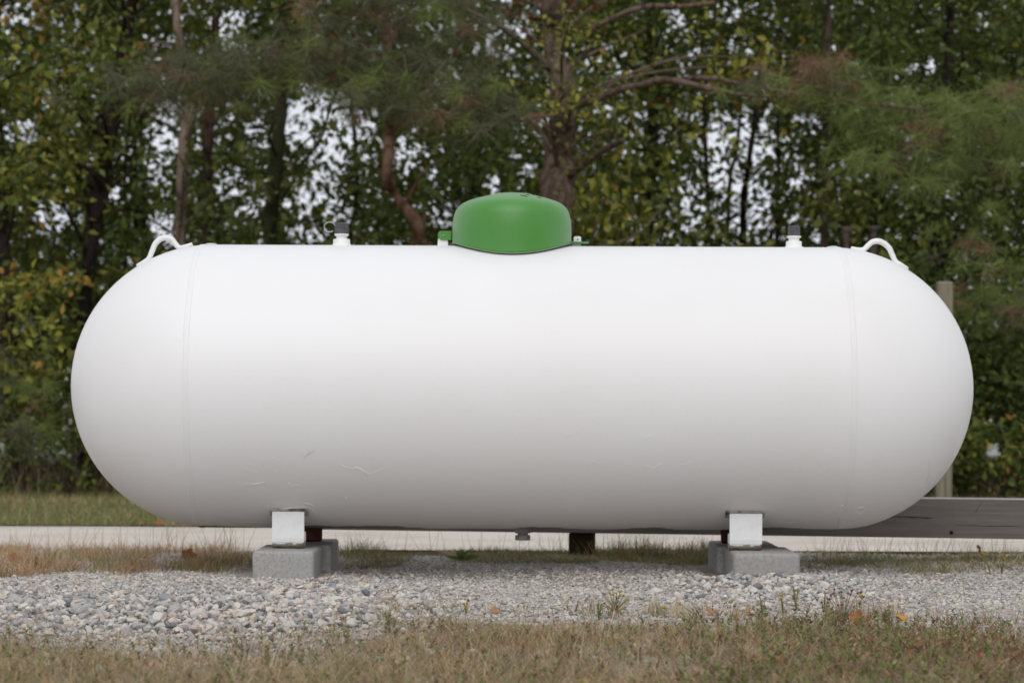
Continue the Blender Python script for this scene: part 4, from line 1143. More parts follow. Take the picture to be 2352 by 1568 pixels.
tree('broadleaf_tree', 'moss green trunk left of the wide sky gap', [(600, 1110, 40), (618, 560, 32), (628, 440, 32), (640, 300, 30), (648, 183, 30), (652, 60, 28), (655, -120, 24)], M_barkm, [([(645, 420, 6), (730, 330, 6), (760, 240, 7), (790, 180, 5)], .2), ([(640, 250, 6), (600, 200, 4)], -.2)], 18.6, G1, mixes=mixO)
t_pine = tree('pine_tree', 'crooked reddish pine trunk left of the green dome', [(975, 1110, 42), (965, 700, 36), (962, 560, 34), (958, 520, 32), (938, 485, 26), (905, 445, 20), (889, 414, 24), (890, 366, 27), (893, 320, 26), (899, 285, 30), (912, 250, 40), (905, 200, 34), (890, 120, 26), (880, -20, 20), (880, -160, 16)], M_barkr,
     [([(900, 275, 22), (870, 245, 16), (845, 220, 9), (800, 205, 6)], -.2), ([(925, 255, 14), (960, 245, 5), (1010, 232, 4)], -.4), ([(962, 545, 16), (1000, 580, 8)], -.2)], 17.0, 'pine trees of the wood', 'pine tree', mixes=mixO)
t_main = tree('pine_tree', 'massive brown pine trunk rising behind the green dome', [(1280, 1110, 92), (1278, 700, 82), (1278, 560, 80), (1278, 458, 78), (1280, 400, 74), (1284, 348, 68), (1294, 256, 56), (1286, 190, 54), (1276, 146, 52), (1268, 60, 48), (1266, 0, 44), (1262, -160, 38)], M_bark,
     [([(1268, 160, 20), (1245, 142, 16), (1200, 100, 15), (1150, 62, 13), (1098, 36, 11), (1060, 20, 8)], -.6),
      ([(1296, 190, 22), (1322, 150, 18), (1348, 118, 15), (1352, 84, 15), (1372, 60, 15), (1408, 42, 14), (1452, 24, 13), (1500, 14, 12), (1560, 16, 11), (1640, 6, 8)], -.8),
      ([(1300, 250, 22), (1340, 236, 18), (1383, 222, 17), (1430, 204, 16), (1478, 194, 15), (1515, 184, 15), (1560, 188, 13), (1640, 206, 12), (1690, 216, 10), (1760, 222, 7)], -1.0),
      ([(1540, 184, 12), (1620, 180, 12), (1700, 192, 9), (1790, 210, 8), (1900, 225, 7), (2000, 240, 6), (2120, 250, 5)], -1.6),
      ([(1290, 420, 22), (1332, 384, 17), (1378, 350, 15), (1405, 335, 14), (1430, 322, 12)], -.8), ([(1300, 345, 8), (1280, 320, 6), (1262, 300, 4)], -.6), ([(1270, 345, 18), (1240, 300, 8), (1225, 260, 6)], .2)], 16.6, 'pine trees of the wood', 'pine tree', mixes=mixY)
for a in [([(318, 1100, 16), (312, 560, 14), (311, 476, 14), (309, 350, 13), (307, 238, 13), (300, 60, 11), (296, -140, 9)], 'thin dark trunk left of the slim pale tree', 21.5),
          ([(345, 1100, 14), (333, 560, 11), (328, 420, 10), (322, 290, 10), (320, 100, 9), (310, -140, 8)], 'second thin dark trunk close to the slim pale tree', 22.5),
          ([(280, 1100, 14), (288, 520, 11), (286, 400, 10), (296, 250, 9), (300, 60, 8)], 'wavering thin trunk right of the leaning one', 23),
          ([(1720, 1100, 18), (1706, 560, 15), (1711, 439, 14), (1722, 350, 13), (1737, 256, 12), (1745, 120, 11), (1750, -120, 9)], 'dark slender trunk crossing the bright gap right of the dome', 22),
          ([(1630, 1100, 14), (1628, 560, 12), (1622, 400, 11), (1616, 256, 10), (1612, 90, 9), (1610, -120, 8)], 'dark thin trunk left of the bright gap', 23),
          ([(1780, 1100, 14), (1784, 500, 11), (1788, 380, 10), (1786, 280, 9), (1792, 120, 9), (1790, -120, 8)], 'thin trunk at the right edge of the bright gap', 24),
          ([(1660, 1100, 12), (1672, 480, 10), (1690, 350, 9), (1700, 250, 8), (1704, 100, 8)], 'slightly leaning sapling trunk in the bright gap', 24.5),
          ([(1888, 1100, 24), (1892, 560, 20), (1896, 380, 18), (1900, 280, 17), (1899, 121, 15), (1902, 18, 14), (1902, -150, 12)], 'brown upright trunk left of the shaded right hand trees', 20)]:
    tree('slender_tree', a[1], a[0], M_barkd if 'brown' not in a[1] else M_bark, (), a[2], G2, mixes=mixO)
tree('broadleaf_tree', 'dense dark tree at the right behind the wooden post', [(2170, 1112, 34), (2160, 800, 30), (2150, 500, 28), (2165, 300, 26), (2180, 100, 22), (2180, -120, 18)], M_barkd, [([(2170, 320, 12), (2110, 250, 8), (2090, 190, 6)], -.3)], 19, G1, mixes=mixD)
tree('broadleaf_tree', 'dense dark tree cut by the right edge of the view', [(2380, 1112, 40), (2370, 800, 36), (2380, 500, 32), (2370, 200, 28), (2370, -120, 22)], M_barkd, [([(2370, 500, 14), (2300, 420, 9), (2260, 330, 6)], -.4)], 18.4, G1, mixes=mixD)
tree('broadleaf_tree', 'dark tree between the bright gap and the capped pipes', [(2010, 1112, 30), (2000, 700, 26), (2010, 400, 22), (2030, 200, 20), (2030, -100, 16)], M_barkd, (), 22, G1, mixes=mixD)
tree('broadleaf_tree', 'shady leafy tree right of the massive pine trunk', [(1480, 1112, 34), (1470, 700, 30), (1490, 480, 26), (1500, 280, 24), (1490, 100, 20), (1500, -100, 16)], M_barkd, (), 21, G1, mixes=mixO)
tree('broadleaf_tree', 'leafy tree between the crooked pine and the massive pine', [(1110, 1112, 30), (1100, 700, 26), (1090, 480, 22), (1100, 280, 18), (1110, 60, 15), (1110, -100, 12)], M_barkm, (), 20.5, G1, mixes=mixO)
tree('broadleaf_tree', 'leafy tree behind the wide sky gap left of the crooked pine', [(800, 1112, 24), (790, 700, 20), (800, 560, 14), (820, 420, 10), (800, 150, 8), (790, -80, 7)], M_barkd, (), 23, G1, mixes=mixO)
tree('broadleaf_tree', 'leafy tree filling the corner beyond the stubby trunk', [(-120, 1112, 40), (-110, 700, 34), (-90, 400, 30), (-60, 200, 24), (-40, 0, 20)], M_barkd, (), 19, G1, mixes=mixY)

# -- crowns: clumps of leaves spread through the wood's volume, each joined to the nearest tree
def nearest_tree(p, dist):
    best, bd = None, 1e9
    for t in TREES:
        zz = min(max(p[2], 0), 7)
        q = min(t['pts'], key=lambda v: abs(v.z - zz))
        dd = abs(q.x - p[0]) + 0.35 * abs(q.y - p[1]) + 0.15 * abs(t['dist'] - dist)
        if dd < bd: best, bd = t, dd
    return best
def density(px, py):
    """General thickness of foliage: thinner in the wood's middle, thick on top and at the right."""
    d = np.full(len(px), 0.82)
    d = np.where((px > 1900), 1.0, d)
    d = np.where((px < 250) & (py < 460), 0.98, d)
    d = np.where((px < 200) & (py > 540), 0.97, d)
    d = np.where((px > 520) & (px < 1080) & (py < 210), 0.85, d)
    return d
# trunks that stand clear of the leaves on their near side: (px at py0, px at py1, half width, py0, py1, distance)
CLEAR = [(428, 414, 17, 240, 600, 17.7), (484, 473, 14, 215, 420, 20.6), (655, 620, 17, 180, 600, 18.7), (895, 890, 22, 250, 440, 17.1), (905, 962, 22, 440, 620, 17.1), (1294, 1279, 42, 235, 620, 16.7), (1268, 1274, 24, 0, 140, 16.7), (1742, 1710, 12, 240, 470, 22.1), (232, 196, 20, 400, 760, 18.3), (1900, 1892, 12, 0, 330, 20.1), (1380, 1560, 0, 0, 1, 0), (205, 200, 22, 760, 1110, 18.3), (30, 30, 30, 1000, 1110, 17.9), (1947, 1947, 8, 510, 600, 19.1), (2007, 2007, 9, 510, 600, 19.1)]
def hides_trunk(Q):
    qx, qy = toPX(Q); d = Q[:, 1] + CAM_D; h = np.zeros(len(Q), bool)
    for xa, xb, w, ya, yb, dt in CLEAR:
        c = xa + (xb - xa) * (qy - ya) / (yb - ya)
        h |= (qy > ya) & (qy < yb) & (np.abs(qx - c) < w) & (d < dt) & (RNG.random(len(Q)) < .93)
    # the big limbs of the massive pine
    for P in LIMBS:
        for a, b in P:
            h |= ((qx - a) ** 2 + (qy - b) ** 2 < 16 ** 2) & (d < 16.9)
    return h
LIMBS = [[(1098 + 162 * t, 40 + 112 * t) for t in np.linspace(0, 1, 12)], [(1352 + 280 * t, 84 - 76 * t ** .6) for t in np.linspace(0, 1, 16)], [(1383 + 300 * t, 222 - 38 * math.sin(t * 3.0)) for t in np.linspace(0, 1, 16)], [(1332 + 100 * t, 384 - 62 * t) for t in np.linspace(0, 1, 8)]]
LAYERS = [(16.8, 18.6, 1000, 70, 0.18, 0.036), (18.8, 21.5, 1250, 80, 0.23, 0.040), (21.6, 25.5, 1900, 88, 0.34, 0.044), (25.5, 30, 1900, 88, 0.46, 0.052)]
for d0, d1, nc, per, rad, ls in LAYERS:
    px = RNG.uniform(-420, 2780, nc); py = RNG.uniform(-520, 1095, nc)
    dd = RNG.uniform(d0, d1, nc)
    g = in_gap(px, py); dn = density(px, py)
    keep = (RNG.random(nc) > g * 0.86) & (RNG.random(nc) < dn)
    px, py, dd = px[keep], py[keep], dd[keep]
    for a, b, d in zip(px, py, dd):
        c = W(a, b, d)
        if c.z < 0.05: continue
        t = nearest_tree(c, d)
        m = int(per * RNG.uniform(.5, 1.5))
        q = RNG.normal(0, 1, (m, 3)) * np.array([rad, rad, rad * .62]) * RNG.uniform(.6, 1.25)
        Q = np.array(c[:]) + q
        qx, qy = toPX(Q)
        gg = in_gap(qx, qy)
        low = (qx < 240) & (qy > 985) & (RNG.random(len(Q)) < .62)
        Q = Q[~low & (RNG.random(len(Q)) > gg * 0.90) & (Q[:, 2] > 0.02) & ~hides_trunk(Q)]
        if not len(Q): continue
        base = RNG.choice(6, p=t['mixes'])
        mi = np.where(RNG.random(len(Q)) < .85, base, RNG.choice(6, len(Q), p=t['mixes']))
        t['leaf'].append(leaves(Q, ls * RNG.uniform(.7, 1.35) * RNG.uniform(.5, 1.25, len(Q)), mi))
        t['cen'].append((c, d))
def add_clumps(t, spots, mix, rad, per, ls, dist):
    for a, b in spots:
        c = W(a, b, dist + RNG.normal(0, .25))
        q = RNG.normal(0, 1, (per, 3)) * np.array([rad, rad, rad * .6])
        Q = np.array(c[:]) + q
        mi = RNG.choice(6, len(Q), p=mix)
        t['leaf'].append(leaves(Q, ls * RNG.uniform(.7, 1.2, len(Q)), mi)); t['cen'].append((c, dist))
# sprays of yellowing leaves the photograph shows in front of the shade
yel = [0.0, 0.12, 0.30, 0.45, 0.12, 0.01]
add_clumps(t_left, [(20, 690), (60, 650), (95, 640), (130, 655), (150, 635), (30, 665), (110, 665), (60, 690), (85, 740), (40, 770), (130, 790), (150, 830), (110, 850), (100, 880)], yel, .10, 26, .038, 16.6)
add_clumps(t_left, [(40, 400), (80, 420), (110, 430), (30, 450), (70, 370), (150, 150), (200, 180), (130, 220), (60, 180), (240, 140), (30, 130)], [0.02, 0.25, 0.42, 0.22, 0.08, 0.01], .2, 40, .036, 16.9)
add_clumps(t_main, [(1290, 60), (1310, 40), (1280, 95), (1250, 80), (1300, 120), (1330, 70), (1240, 210), (1260, 235), (1230, 250), (1275, 215), (1300, 220), (1270, 260), (1340, 190), (1360, 170), (1390, 150), (1380, 250), (1410, 270), (1350, 260), (1330, 225), (1420, 290), (1320, 380), (1345, 460), (1330, 500), (1370, 520)], [0.02, 0.22, 0.36, 0.36, 0.03, 0.01], .10, 24, .026, 16.0)
add_clumps(t_main, [(1470, 430), (1520, 470), (1560, 440), (1440, 500), (1500, 540), (1600, 560), (1400, 540)], [0.1, 0.4, 0.35, 0.11, 0.04, 0.0], .2, 46, .036, 16.8)
# undergrowth at the foot of the wood
shrub_root = []
for k, (a, b, d, wd, hh, mx, lab) in enumerate([(150, 1060, 17.0, .5, .5, mixO, 'low tangled bush beside the stubby trunk'), (330, 1060, 17.2, .6, .5, mixO, 'low bush hidden behind the lower left of the tank'), (700, 1060, 17.5, .9, .55, mixD, 'undergrowth bush seen behind the tank belly'),
        (2290, 1090, 16.9, .5, .35, [0.15, 0.4, 0.3, 0.1, 0.03, 0.02], 'yellow green weedy bush above the timber rail'), (2150, 1080, 17.3, .5, .6, mixD, 'dark green bush behind the wooden post'), (2330, 900, 17.4, .45, .8, mixD, 'dark green bush below the hanging pine branches'), (60, 900, 17.5, .5, .8, mixO, 'leafy bush left of the tank')]):
    c = W(a, b, d)
    root = empty('bush', (c.x, c.y, -.06)); tag(root, lab, 'bush', 'bushes along the wood edge')
    o0 = Vector((c.x, c.y, -.06))
    m = int((2600 if a > 400 else 900) * wd * hh / .3)
    Q = RNG.normal(0, 1, (m, 3)) * np.array([wd * .5, wd * .35, hh * .36]) + np.array([c.x, c.y, max(c.z, .25)])
    qx, qy = toPX(Q)
    Q = Q[(Q[:, 2] > 0) & (RNG.random(m) > in_gap(qx, qy))]
    V, F, mi = leaves(Q, .03 * RNG.uniform(.6, 1.2, len(Q)), RNG.choice(6, len(Q), p=mx))
    cr = link('crown', np_mesh('crown', V - np.array(o0[:]), F, mi), root, LEAF); tag(cr, kind='stuff')
    mb = MB()
    for s in range(14):
        e = Vector((random.gauss(0, wd * .4), random.gauss(0, wd * .25), random.uniform(.3, 1) * max(c.z, .3) * 1.2 + .1))
        pts, rr = smooth_path([(random.gauss(0, .05), random.gauss(0, .05), 0, .008), (e.x * .4, e.y * .4, e.z * .6, .006), (e.x, e.y, e.z, .003)], 4)
        mb.add(*tube(pts, rr, 5))
    mb.build('stems', M_bark, root)['kind'] = 'stuff'

# pine boughs with long needles
def boughs(t, spots, dist, mi_p, L0=.17, per=60, rr=.16, k=7):
    C = []
    for a, b in spots:
        c = np.array(W(a, b, dist + RNG.normal(0, .2))[:])
        C.append(c + RNG.normal(0, 1, (k, 3)) * np.array([rr, rr * .8, rr * .45]))
        t['cen'].append((Vector(c), dist))
    C = np.concatenate(C)
    mi = RNG.choice(3, len(C), p=mi_p) + 6
    t.setdefault('ndl', []).append(needles(C, L0 * .8 * RNG.uniform(.7, 1.2, len(C)), mi, per))
sp = [(RNG.uniform(690, 1090), RNG.uniform(-60, 215)) for _ in range(32)] + [(x, y) for x, y in ((1030, 230), (1060, 245), (1090, 250), (1120, 260), (1000, 250), (1140, 245), (1080, 215), (1050, 270))] + [(RNG.uniform(830, 970), RNG.uniform(180, 260)) for _ in range(6)]
boughs(t_pine, sp, 15.6, [.62, .28, .10])
sp = [(RNG.uniform(420, 700), RNG.uniform(110, 240)) for _ in range(18)] + [(400, 160), (450, 175), (360, 180), (330, 190), (300, 185)]
boughs(t_pine, sp, 15.9, [.7, .2, .1], per=45)
sp = [(1850, 180), (1890, 190), (1930, 200), (1970, 210), (1900, 230), (1950, 250), (1860, 215), (1980, 280), (2020, 300), (2050, 240), (2100, 230), (2150, 250), (2200, 235), (2250, 225), (2300, 220), (2350, 230), (2180, 275), (2240, 265), (2300, 260), (2345, 275), (2000, 330), (2060, 350), (2120, 370), (2170, 385), (2220, 380), (2100, 395), (2150, 405), (2020, 250), (1990, 370), (2280, 300), (2340, 310), (2400, 250), (2400, 300), (2270, 350), (2330, 340), (1800, 190), (1760, 185), (2080, 330), (2200, 330), (2310, 400)]
boughs(t_main, sp, 15.3, [.10, .83, .07], per=46, rr=.14, k=5)
sp = [(1860, 165), (1900, 160), (2130, 290)]
boughs(t_main, sp, 15.0, [0, .05, .95], per=34, rr=.10)
sp = [(20, 820), (60, 850), (30, 880), (80, 900), (20, 930), (60, 960), (110, 930), (10, 990), (90, 1000), (150, 980), (40, 1010), (2320, 700), (2340, 680), (2290, 690), (2260, 560), (2290, 580)]
boughs(t_left, sp[0:11:2], 16.2, [.6, .35, .05], per=40)
boughs(t_main, sp[11:], 15.2, [.3, .6, .1], per=50)

for t in TREES:
    o0 = np.array(t['o0'][:])
    if t['leaf']:
        V = np.concatenate([p[0] for p in t['leaf']]); off = 0; Fs = []
        for p in t['leaf']:
            Fs.append(p[1] + off); off += len(p[0])
        cr = link('crown', np_mesh('crown', V - o0, np.concatenate(Fs), np.concatenate([p[2] for p in t['leaf']])), t['root'], LEAF)
        tag(cr, kind='stuff')
    if t.get('ndl'):
        V = np.concatenate([p[0] for p in t['ndl']]); off = 0; Fs = []
        for p in t['ndl']:
            Fs.append(p[1] + off); off += len(p[0])
        cr = link('needles', np_mesh('needles', V - o0, np.concatenate(Fs), np.concatenate([p[2] for p in t['ndl']])), t['root'], LEAF)
        tag(cr, kind='stuff')
    # twigs from the trunk out to a share of the clumps
    mb = MB()
    cen = [c for c, d in t['cen']]
    random.shuffle(cen)
    done = 0
    for c in cen:
        if done >= 46: break
        q = min(range(len(t['pts'])), key=lambda i: abs(t['pts'][i].z - (c.z - .35)))
        s = t['pts'][q]
        if (c - s).length > (0.8 if t is t_pine else 1.5): continue
        done += 1
        mid = s.lerp(c, .5) + Vector((random.gauss(0, .08), random.gauss(0, .08), random.uniform(-.05, .15)))
        r0 = min(.016, t['rr'][q] * .35)
        P, rr = smooth_path([(*s[:], r0), (*mid[:], r0 * .6), (*c[:], r0 * .25)], 5)
        mb.add(*tube([p - t['o0'] for p in P], rr, 5, cap=False))
    if mb.V:
        mb.build('twigs', t['bark'], t['root'])['kind'] = 'stuff'

# ------------------------------------------------------------------ wild flowers, seed heads, weeds
def ball(c, r, sq=1.0):
    bm = bmesh.new(); bmesh.ops.create_icosphere(bm, subdivisions=2, radius=r)
    V = [Vector((v.co.x, v.co.y, v.co.z * sq)) + Vector(c) for v in bm.verts]
    F = [tuple(q.index for q in f.verts) for f in bm.faces]; bm.free()
    return V, F
def petals(c, r, n, tilt, w=.42):
    V, F = [], []
    for i in range(n):
        a = 2 * math.pi * i / n + random.uniform(-.2, .2)
        d = Vector((math.cos(a), math.sin(a), 0)); s = Vector((-math.sin(a), math.cos(a), 0))
        rr = r * random.uniform(.85, 1.1)
        k = len(V); z = Vector((0, 0, tilt * rr))
        V += [Vector(c) + d * rr * .15, Vector(c) + d * rr * .7 + s * rr * w * .5 + z * .5, Vector(c) + d * rr + s * rr * w * .25 + z, Vector(c) + d * rr * 1.02 + z * 1.0 - s * rr * w * .2, Vector(c) + d * rr * .7 - s * rr * w * .5 + z * .5]
        F.append((k, k + 1, k + 2, k + 3, k + 4))
    return V, F
def plant(name, label, cat, base_px, heads, group=None, stem=M_stem, leafy=6, leafm=3):
    """heads: (px, py, kind, size in px); kind f = open flower, b = mustard button, s = brown seed head, l = leafy tip."""
    b = WG(*base_px); d = b.y + CAM_D
    b.z = float(gz(b.x, b.y))
    root = empty(name, b); tag(root, label, cat, group)
    mb = MB(); lv = []
    for a, c_, kind, s in heads:
        h = W(a, c_, d + random.uniform(-.05, .05)) - b
        r = s / 2 / 5800 * d
        fork = Vector((h.x * .35, h.y * .35, h.z * .45))
        P, rr = smooth_path([(0, 0, -.004, .0013), (*fork[:], .0011), (*(h - Vector((0, 0, r * .4)))[:], .0008)], 4)
        mb.add(*tube(P, rr, 5, cap=False))
        for q in range(leafy if kind == 'l' else max(1, leafy // 4)):
            t = random.uniform(.2, 1 if kind == 'l' else .7); pt = P[int(t * (len(P) - 1))]
            lv.append(pt + b)
        if kind in 'bs':
            o = MB(); o.add(*ball(h, r, .92)); o.build('seed_head' if kind == 's' else 'flower_head', M_seed if kind == 's' else M_mustard, root)
        if kind in 'f':
            o = MB(); o.add(*petals(h, r, 8, random.uniform(-.3, .25))); pe = o.build('petals', M_yellow, root, False)
            o = MB(); o.add(*ball(h + Vector((0, 0, r * .1)), r * .35, .8)); c2 = o.build('flower_head', M_mustard, root)
    mb.build('stem', stem, root)
    if lv:
        Pn = np.array([v[:] for v in lv]); n = len(Pn)
        V, F, m = blades(Pn, RNG.uniform(.010, .020, n), RNG.uniform(.0022, .004, n), RNG.uniform(.6, 1.5, n), np.full(n, 0), 2, .2)
        link('leaves', np_mesh('leaves', V - np.array(b[:]), F), root, [GRASS[leafm]])['kind'] = 'stuff'
def S2(zx, zy, x0, y0, k): return ((x0 + zx * k) * .5742, (y0 + zy * k) * .5742)
k1 = 700 / 2282
H = [(485, 348, 'b', 34), (582, 375, 'b', 38), (450, 390, 'b', 34), (357, 393, 'b', 32), (536, 400, 'b', 28), (496, 414, 'b', 36), (580, 418, 'b', 36), (628, 428, 'b', 40), (668, 475, 'b', 38), (692, 472, 'b', 30), (437, 478, 'f', 56), (556, 478, 'f', 44), (318, 534, 'f', 42), (500, 525, 'b', 38), (550, 590, 'f', 42), (614, 592, 'b', 36), (677, 631, 'b', 36), (412, 555, 'f', 26), (540, 455, 's', 30), (380, 524, 's', 30), (550, 572, 's', 28)]
plant('wildflower_plant', 'bushy yellow button flower plant with many round heads at the gravel edge', 'flower', S2(520, 700, 2300, 2250, k1), [(*S2(a, b, 2300, 2250, k1), k, s * k1 * .5742) for a, b, k, s in H], 'yellow wildflowers', leafy=12)
H = [(1097, 343, 's', 34), (1085, 396, 's', 36), (1050, 427, 's', 34), (873, 477, 's', 34), (1030, 472, 's', 38), (930, 520, 's', 34), (1013, 520, 's', 30), (943, 574, 's', 30), (1022, 562, 's', 28), (963, 628, 's', 32), (1140, 553, 's', 30), (1195, 543, 's', 36), (1222, 455, 's', 32), (1275, 396, 's', 34), (1307, 410, 's', 36), (1322, 362, 's', 36), (1402, 392, 's', 34), (1443, 383, 's', 38), (1478, 440, 's', 34), (1430, 528, 's', 34), (1190, 375, 's', 34), (1160, 385, 's', 26)]
plant('seed_head_plant', 'dry weed with many round brown seed heads behind the big orange leaf', 'weed', S2(1210, 800, 3000, 2250, k1), [(*S2(a, b, 3000, 2250, k1), k, s * k1 * .5742) for a, b, k, s in H], None, M_drystem, 0)
plant('wildflower_plant', 'small yellow flower on the gravel edge below the left blocks', 'flower', (756, 1462), [(758, 1444, 'f', 14)], 'yellow wildflowers')
plant('wildflower_plant', 'short stalk with clustered mustard flower heads left of the centre', 'flower', (1070, 1418), [(1065, 1385, 'b', 7), (1072, 1384, 'b', 6), (1068, 1391, 'b', 6), (1075, 1378, 's', 6), (1071, 1398, 'b', 5)], 'yellow wildflowers')
plant('wildflower_plant', 'lone yellow daisy in the thin grass at the centre', 'flower', (1212, 1486), [(1208, 1467, 'f', 14)], 'yellow wildflowers')
plant('wildflower_plant', 'bright yellow dandelion at the bottom edge', 'flower', (1340, 1580), [(1337, 1563, 'f', 24)], 'yellow wildflowers')
plant('wildflower_plant', 'tiny yellow flower low in the tan grass', 'flower', (1148, 1508), [(1146, 1494, 'f', 8)], 'yellow wildflowers')
plant('wildflower_plant', 'tall stalk with stacked orange yellow flower heads in front of the right blocks', 'flower', (1798, 1412), [(1793, 1366, 'b', 8), (1793, 1375, 'b', 9), (1793, 1388, 'f', 7), (1797, 1380, 'f', 6)], 'yellow wildflowers', leafy=16)
plant('wildflower_plant', 'low sprig with several small yellow flowers near the golden leaf', 'flower', (1760, 1420), [(1756, 1400, 'f', 8), (1762, 1404, 'f', 8), (1745, 1408, 'f', 7), (1738, 1397, 'l', 7), (1765, 1396, 'f', 7)], 'yellow wildflowers', leafy=16)
plant('wildflower_plant', 'single mustard flower head right of the big orange leaf', 'flower', (1935 + 42, 1405), [(1977, 1367, 'b', 9)], 'yellow wildflowers')
plant('wildflower_plant', 'small bright yellow flower in the reddish ground cover', 'flower', (2170, 1308 + 190), [(2166, 1484, 'f', 14)], 'yellow wildflowers')
plant('wildflower_plant', 'yellow flowers on green stalks in the grass before the timber rail', 'flower', (2168, 1312), [(2163, 1293, 'f', 8), (2170, 1289, 'f', 8), (2178, 1292, 'f', 7), (2160, 1290, 'f', 6)], 'yellow wildflowers', leafy=14)
plant('wildflower_plant', 'mustard flower heads beside a brown seed head near the golden leaf', 'flower', (1678, 1430), [(1676, 1381, 'b', 8), (1686, 1391, 's', 7), (1681, 1408, 'f', 9), (1667, 1408, 'b', 8), (1693, 1407, 'b', 8)], 'yellow wildflowers')
plant('wildflower_plant', 'pair of tiny yellow flowers on the gravel left of the golden leaf', 'flower', (1602, 1425), [(1598, 1407, 'f', 9), (1560, 1384, 'b', 7)], 'yellow wildflowers')
plant('wildflower_plant', 'short stem with one yellow button above the pinkish stone', 'flower', (1527, 1445), [(1525, 1394, 'b', 8)], 'yellow wildflowers')
plant('goldenrod_plant', 'tall drooping goldenrod with a brown tip against the pale road', 'weed', (2275, 1318), [(2246, 1254, 's', 8), (2249, 1258, 's', 8), (2250, 1264, 's', 7), (2256, 1270, 'b', 6), (2262, 1272, 'b', 6), (2252, 1270, 'b', 6)], None, leafy=10)
plant('goldenrod_plant', 'leafy goldenrod with dull yellow heads at the right of the rail', 'weed', (2300, 1318), [(2295, 1278, 'b', 5), (2302, 1275, 'b', 5), (2310, 1277, 'b', 5), (2306, 1282, 'b', 5)], None, leafy=18)
for a, b, h, lab in ((2030, 1435, 45, 'short leafy sprig by the curled tan leaf'), (1750, 1420, 60, 'leafy brown stemmed weed by the grass edge'), (1894, 1430, 75, 'tall leafy weed left of the brown seed heads'), (1828, 1405, 60, 'green leafy weed in front of the mottled block'), (1375, 1430, 50, 'green weed on the gravel right of the centre'), (892, 1450, 50, 'leafy weed at the gravel edge below the tank')):
    plant('leafy_weed', lab, 'weed', (a, b), [(a + random.uniform(-10, 10), b - h * random.uniform(.6, 1), 'l', 4) for _ in range(5)], 'leafy weeds at the gravel edge', leafy=8)
# broad blades of a young grass plant under the tank
b0 = WG(1062, 1290); b0.z = float(gz(b0.x, b0.y))
gp = empty('broad_grass_plant', b0); tag(gp, 'fresh green and yellow broad bladed plant under the middle of the tank', 'plant')
for a, b, r in ((995, 1263, 0), (1010, 1264, 1), (1030, 1262, 1), (1046, 1268, 3), (1075, 1262, 7), (1092, 1272, 7), (1105, 1276, 7), (1020, 1277, 7), (1060, 1260, 7), (1085, 1283, 3)):
    e = W(a, b, b0.y + CAM_D - .08) - b0
    s = Vector((-e.z, 0, e.x)).normalized() * .006
    V = []; n_ = 5
    for i in range(n_ + 1):
        t = i / n_; c = Vector((e.x * t, e.y * t, e.z * (1.6 * t - .6 * t * t)))
        w = math.sin(math.pi * (.12 + .88 * t)) + .05
        V += [c - s * w, c + s * w + Vector((0, -.003, 0))]
    F = [(2 * i, 2 * i + 1, 2 * i + 3, 2 * i + 2) for i in range(n_)]
    link('blade', py_mesh('blade', V, F, True), gp, [GRASS[r]])

# fallen leaves
def dry_leaf(px, py, wpx, m, label, lobes=5, rx=0.2, ry=0.0, rz=0.0, curl=.5, group='fallen dry leaves', sid=0, tall=1.0):
    rs = random.Random(sid * 7 + 1)
    p = WG(px, py); d = p.y + CAM_D; s = wpx / 2 / 5800 * d
    N = 40; ring = []
    for i in range(N):
        a = 2 * math.pi * i / N
        r = 1 - .34 * abs(math.sin(a * lobes / 2)) ** 1.5 + rs.uniform(-.05, .05)
        r *= 1 - .25 * (1 + math.cos(a - math.pi)) / 2
        ring.append((r * math.cos(a), r * math.sin(a)))
    V = [(0, 0)]; F = []
    for k in (.35, .68, 1):
        V += [(x * k, y * k) for x, y in ring]
    F += [(0, 1 + i, 1 + (i + 1) % N) for i in range(N)]
    for k in range(2):
        q = 1 + k * N
        F += [(q + i, q + N + i, q + N + (i + 1) % N, q + (i + 1) % N) for i in range(N)]
    V3 = []
    for x, y in V:
        r2 = x * x + y * y
        z = curl * r2 * .45 + .13 * curl * math.sin(5 * x + 2 * y + sid) + .10 * math.sin(7 * y + sid * 2) * r2 - .10 * abs(y) + .05 * mnoise.noise(Vector((x * 3, y * 3, sid)))
        V3.append(Vector((x, y * .85, z)) * s)
    o = link('fallen_leaf', py_mesh('fallen_leaf', V3, F, True), None, [m])
    sol = o.modifiers.new('thickness', 'SOLIDIFY'); sol.thickness = .0006
    o.rotation_euler = (rx, ry, rz)
    bpy.context.view_layer.update()
    zmin = min((o.matrix_world.to_3x3() @ v).z for v in V3)
    o.location = (p.x, p.y, float(gz(p.x, p.y)) - zmin + .002)
    tag(o, label, 'leaf', group)
    return o
dry_leaf(1966, 1437, 58, M_dryleaf[0], 'big orange brown lobed leaf standing upright behind the weeds', 5, 1.2, .15, .15, .3, sid=1)
dry_leaf(1680, 1487, 50, M_dryleaf[2], 'curled pinkish brown leaf lying in the foreground grass', 5, .2, .35, .4, 1.3, sid=2)
dry_leaf(1648, 1488, 44, M_dryleaf[2], 'flat pinkish brown leaf touching the curled one', 5, .15, .1, 2.4, .8, sid=3)
dry_leaf(1722, 1418, 40, M_dryleaf[3], 'golden yellow curled leaf at the gravel edge', 4, .4, -.3, 2.0, 1.1, sid=4)
dry_leaf(2068, 1424, 46, M_dryleaf[3], 'light tan curled leaf lying on the gravel at right', 3, .35, .2, .3, .9, sid=5)
dry_leaf(2040, 1410 + 20, 30, M_dryleaf[1], 'small tan leaf beside the light tan curled one', 3, .5, .2, 1.3, .9, sid=15)
dry_leaf(1630, 1418, 34, M_dryleaf[1], 'folded tan leaf leaning on weeds left of the right blocks', 4, .9, .2, .6, .8, sid=6)
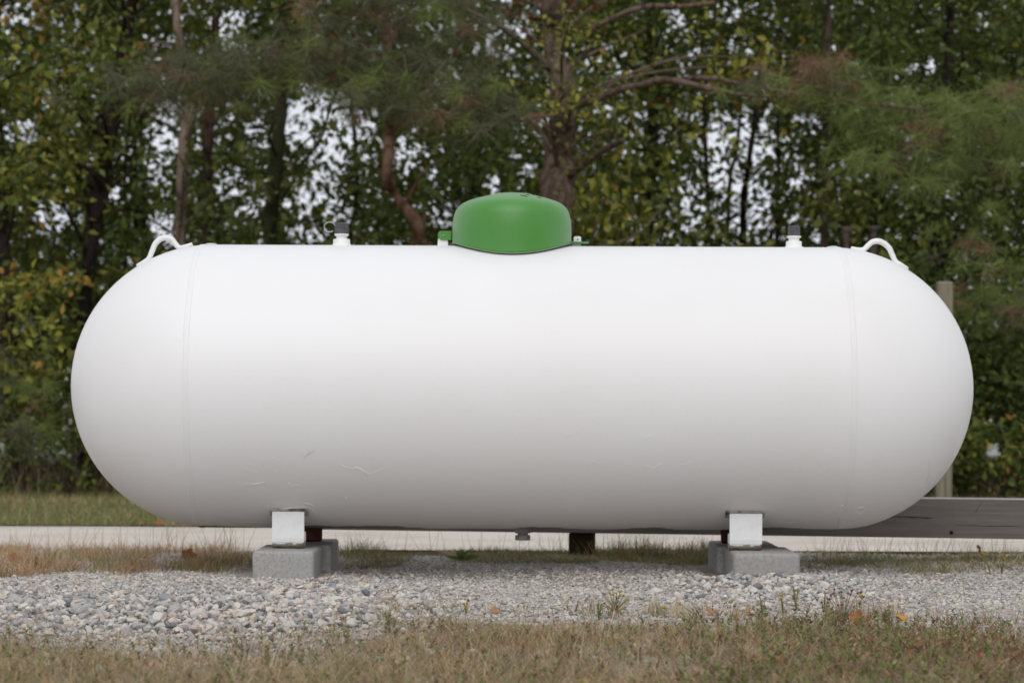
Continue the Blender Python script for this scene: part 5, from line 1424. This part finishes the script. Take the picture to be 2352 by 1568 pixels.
dry_leaf(1495, 1442, 34, M_dryleaf[4], 'dark brown curled leaf behind the long white stone', 4, .4, .1, 1.1, 1.2, sid=7)
dry_leaf(1135, 1418, 34, M_dryleaf[1], 'pale tan leaf in the grass edge near the centre', 4, .8, .2, .2, .8, sid=8)
dry_leaf(1250, 1423, 22, M_dryleaf[1], 'small orange tan leaf behind green tufts at the centre', 4, .9, .2, .9, .8, sid=9)
dry_leaf(1853, 1432, 44, M_dryleaf[4], 'dark brown leaf under the leafy weeds', 4, .4, .1, 1.9, 1.0, sid=10)
dry_leaf(335, 1532, 30, M_dryleaf[0], 'orange leaf low in the left foreground grass', 4, .9, .4, 1.9, .8, sid=11)
dry_leaf(430, 1290, 46, M_dryleaf[0], 'big rust brown leaf standing in the grass left of the blocks', 5, 1.15, .1, .2, .4, sid=12)
dry_leaf(517, 1294, 24, M_dryleaf[0], 'smaller rust brown leaf right of the big rust brown one', 4, 1.0, .1, -.3, .6, sid=13)
dry_leaf(85, 1308, 40, M_dryleaf[4], 'curled brown leaf in the russet grass at far left', 4, .5, .2, .7, 1.2, sid=14)
dry_leaf(30, 1296, 38, M_dryleaf[0], 'broad brown leaf beside the curled one at far left', 4, .9, .2, .3, .7, sid=16)
dry_leaf(405, 1443 + 18, 26, M_dryleaf[2], 'small pinkish leaf on the gravel edge at left', 4, .7, .3, 2.3, .9, sid=17)
dry_leaf(720, 1441, 16, M_dryleaf[4], 'small dark red leaf near the small yellow flower', 4, .5, .3, 1.3, .9, sid=18)
dry_leaf(2340, 1500, 36, M_dryleaf[4], 'dark brown leaf at the right edge of the foreground', 4, .5, .1, .3, 1.0, sid=19)
dry_leaf(975, 1462, 34, M_dryleaf[2], 'narrow pinkish brown leaf in the thin grass', 3, .6, .3, 1.5, 1.3, sid=20)
dry_leaf(2185, 1250, 40, M_dryleaf[1], 'pale brown leaf lying on the pale road under the rail', 4, .3, .1, .5, .8, sid=21)
for k, (a, b, w) in enumerate(((310, 1204, 34), (270, 1202, 22), (665, 1206, 40), (380, 1207, 22), (232, 1204, 20))):
    o = dry_leaf(a, b, w, M_dryleaf[(k * 2) % 3], ['large tan leaf at the lawn edge of the road', 'small leaf left of the large tan one at the lawn edge', 'brown leaf at the lawn edge near the tank belly', 'thin leaf on the road just right of the large tan one', 'reddish leaf furthest left along the lawn edge'][k], 4, .6, .2, k * 1.1, .8, sid=30 + k)
    o.location.z = -.03
    o.location.y = 4.12 + .04 * k

print('tris', sum(len(o.data.loop_triangles) or sum(len(p.vertices) - 2 for p in o.data.polygons) if len(o.data.polygons) < 5000 else len(o.data.polygons) * 2 for o in scene.objects if o.type == 'MESH'))
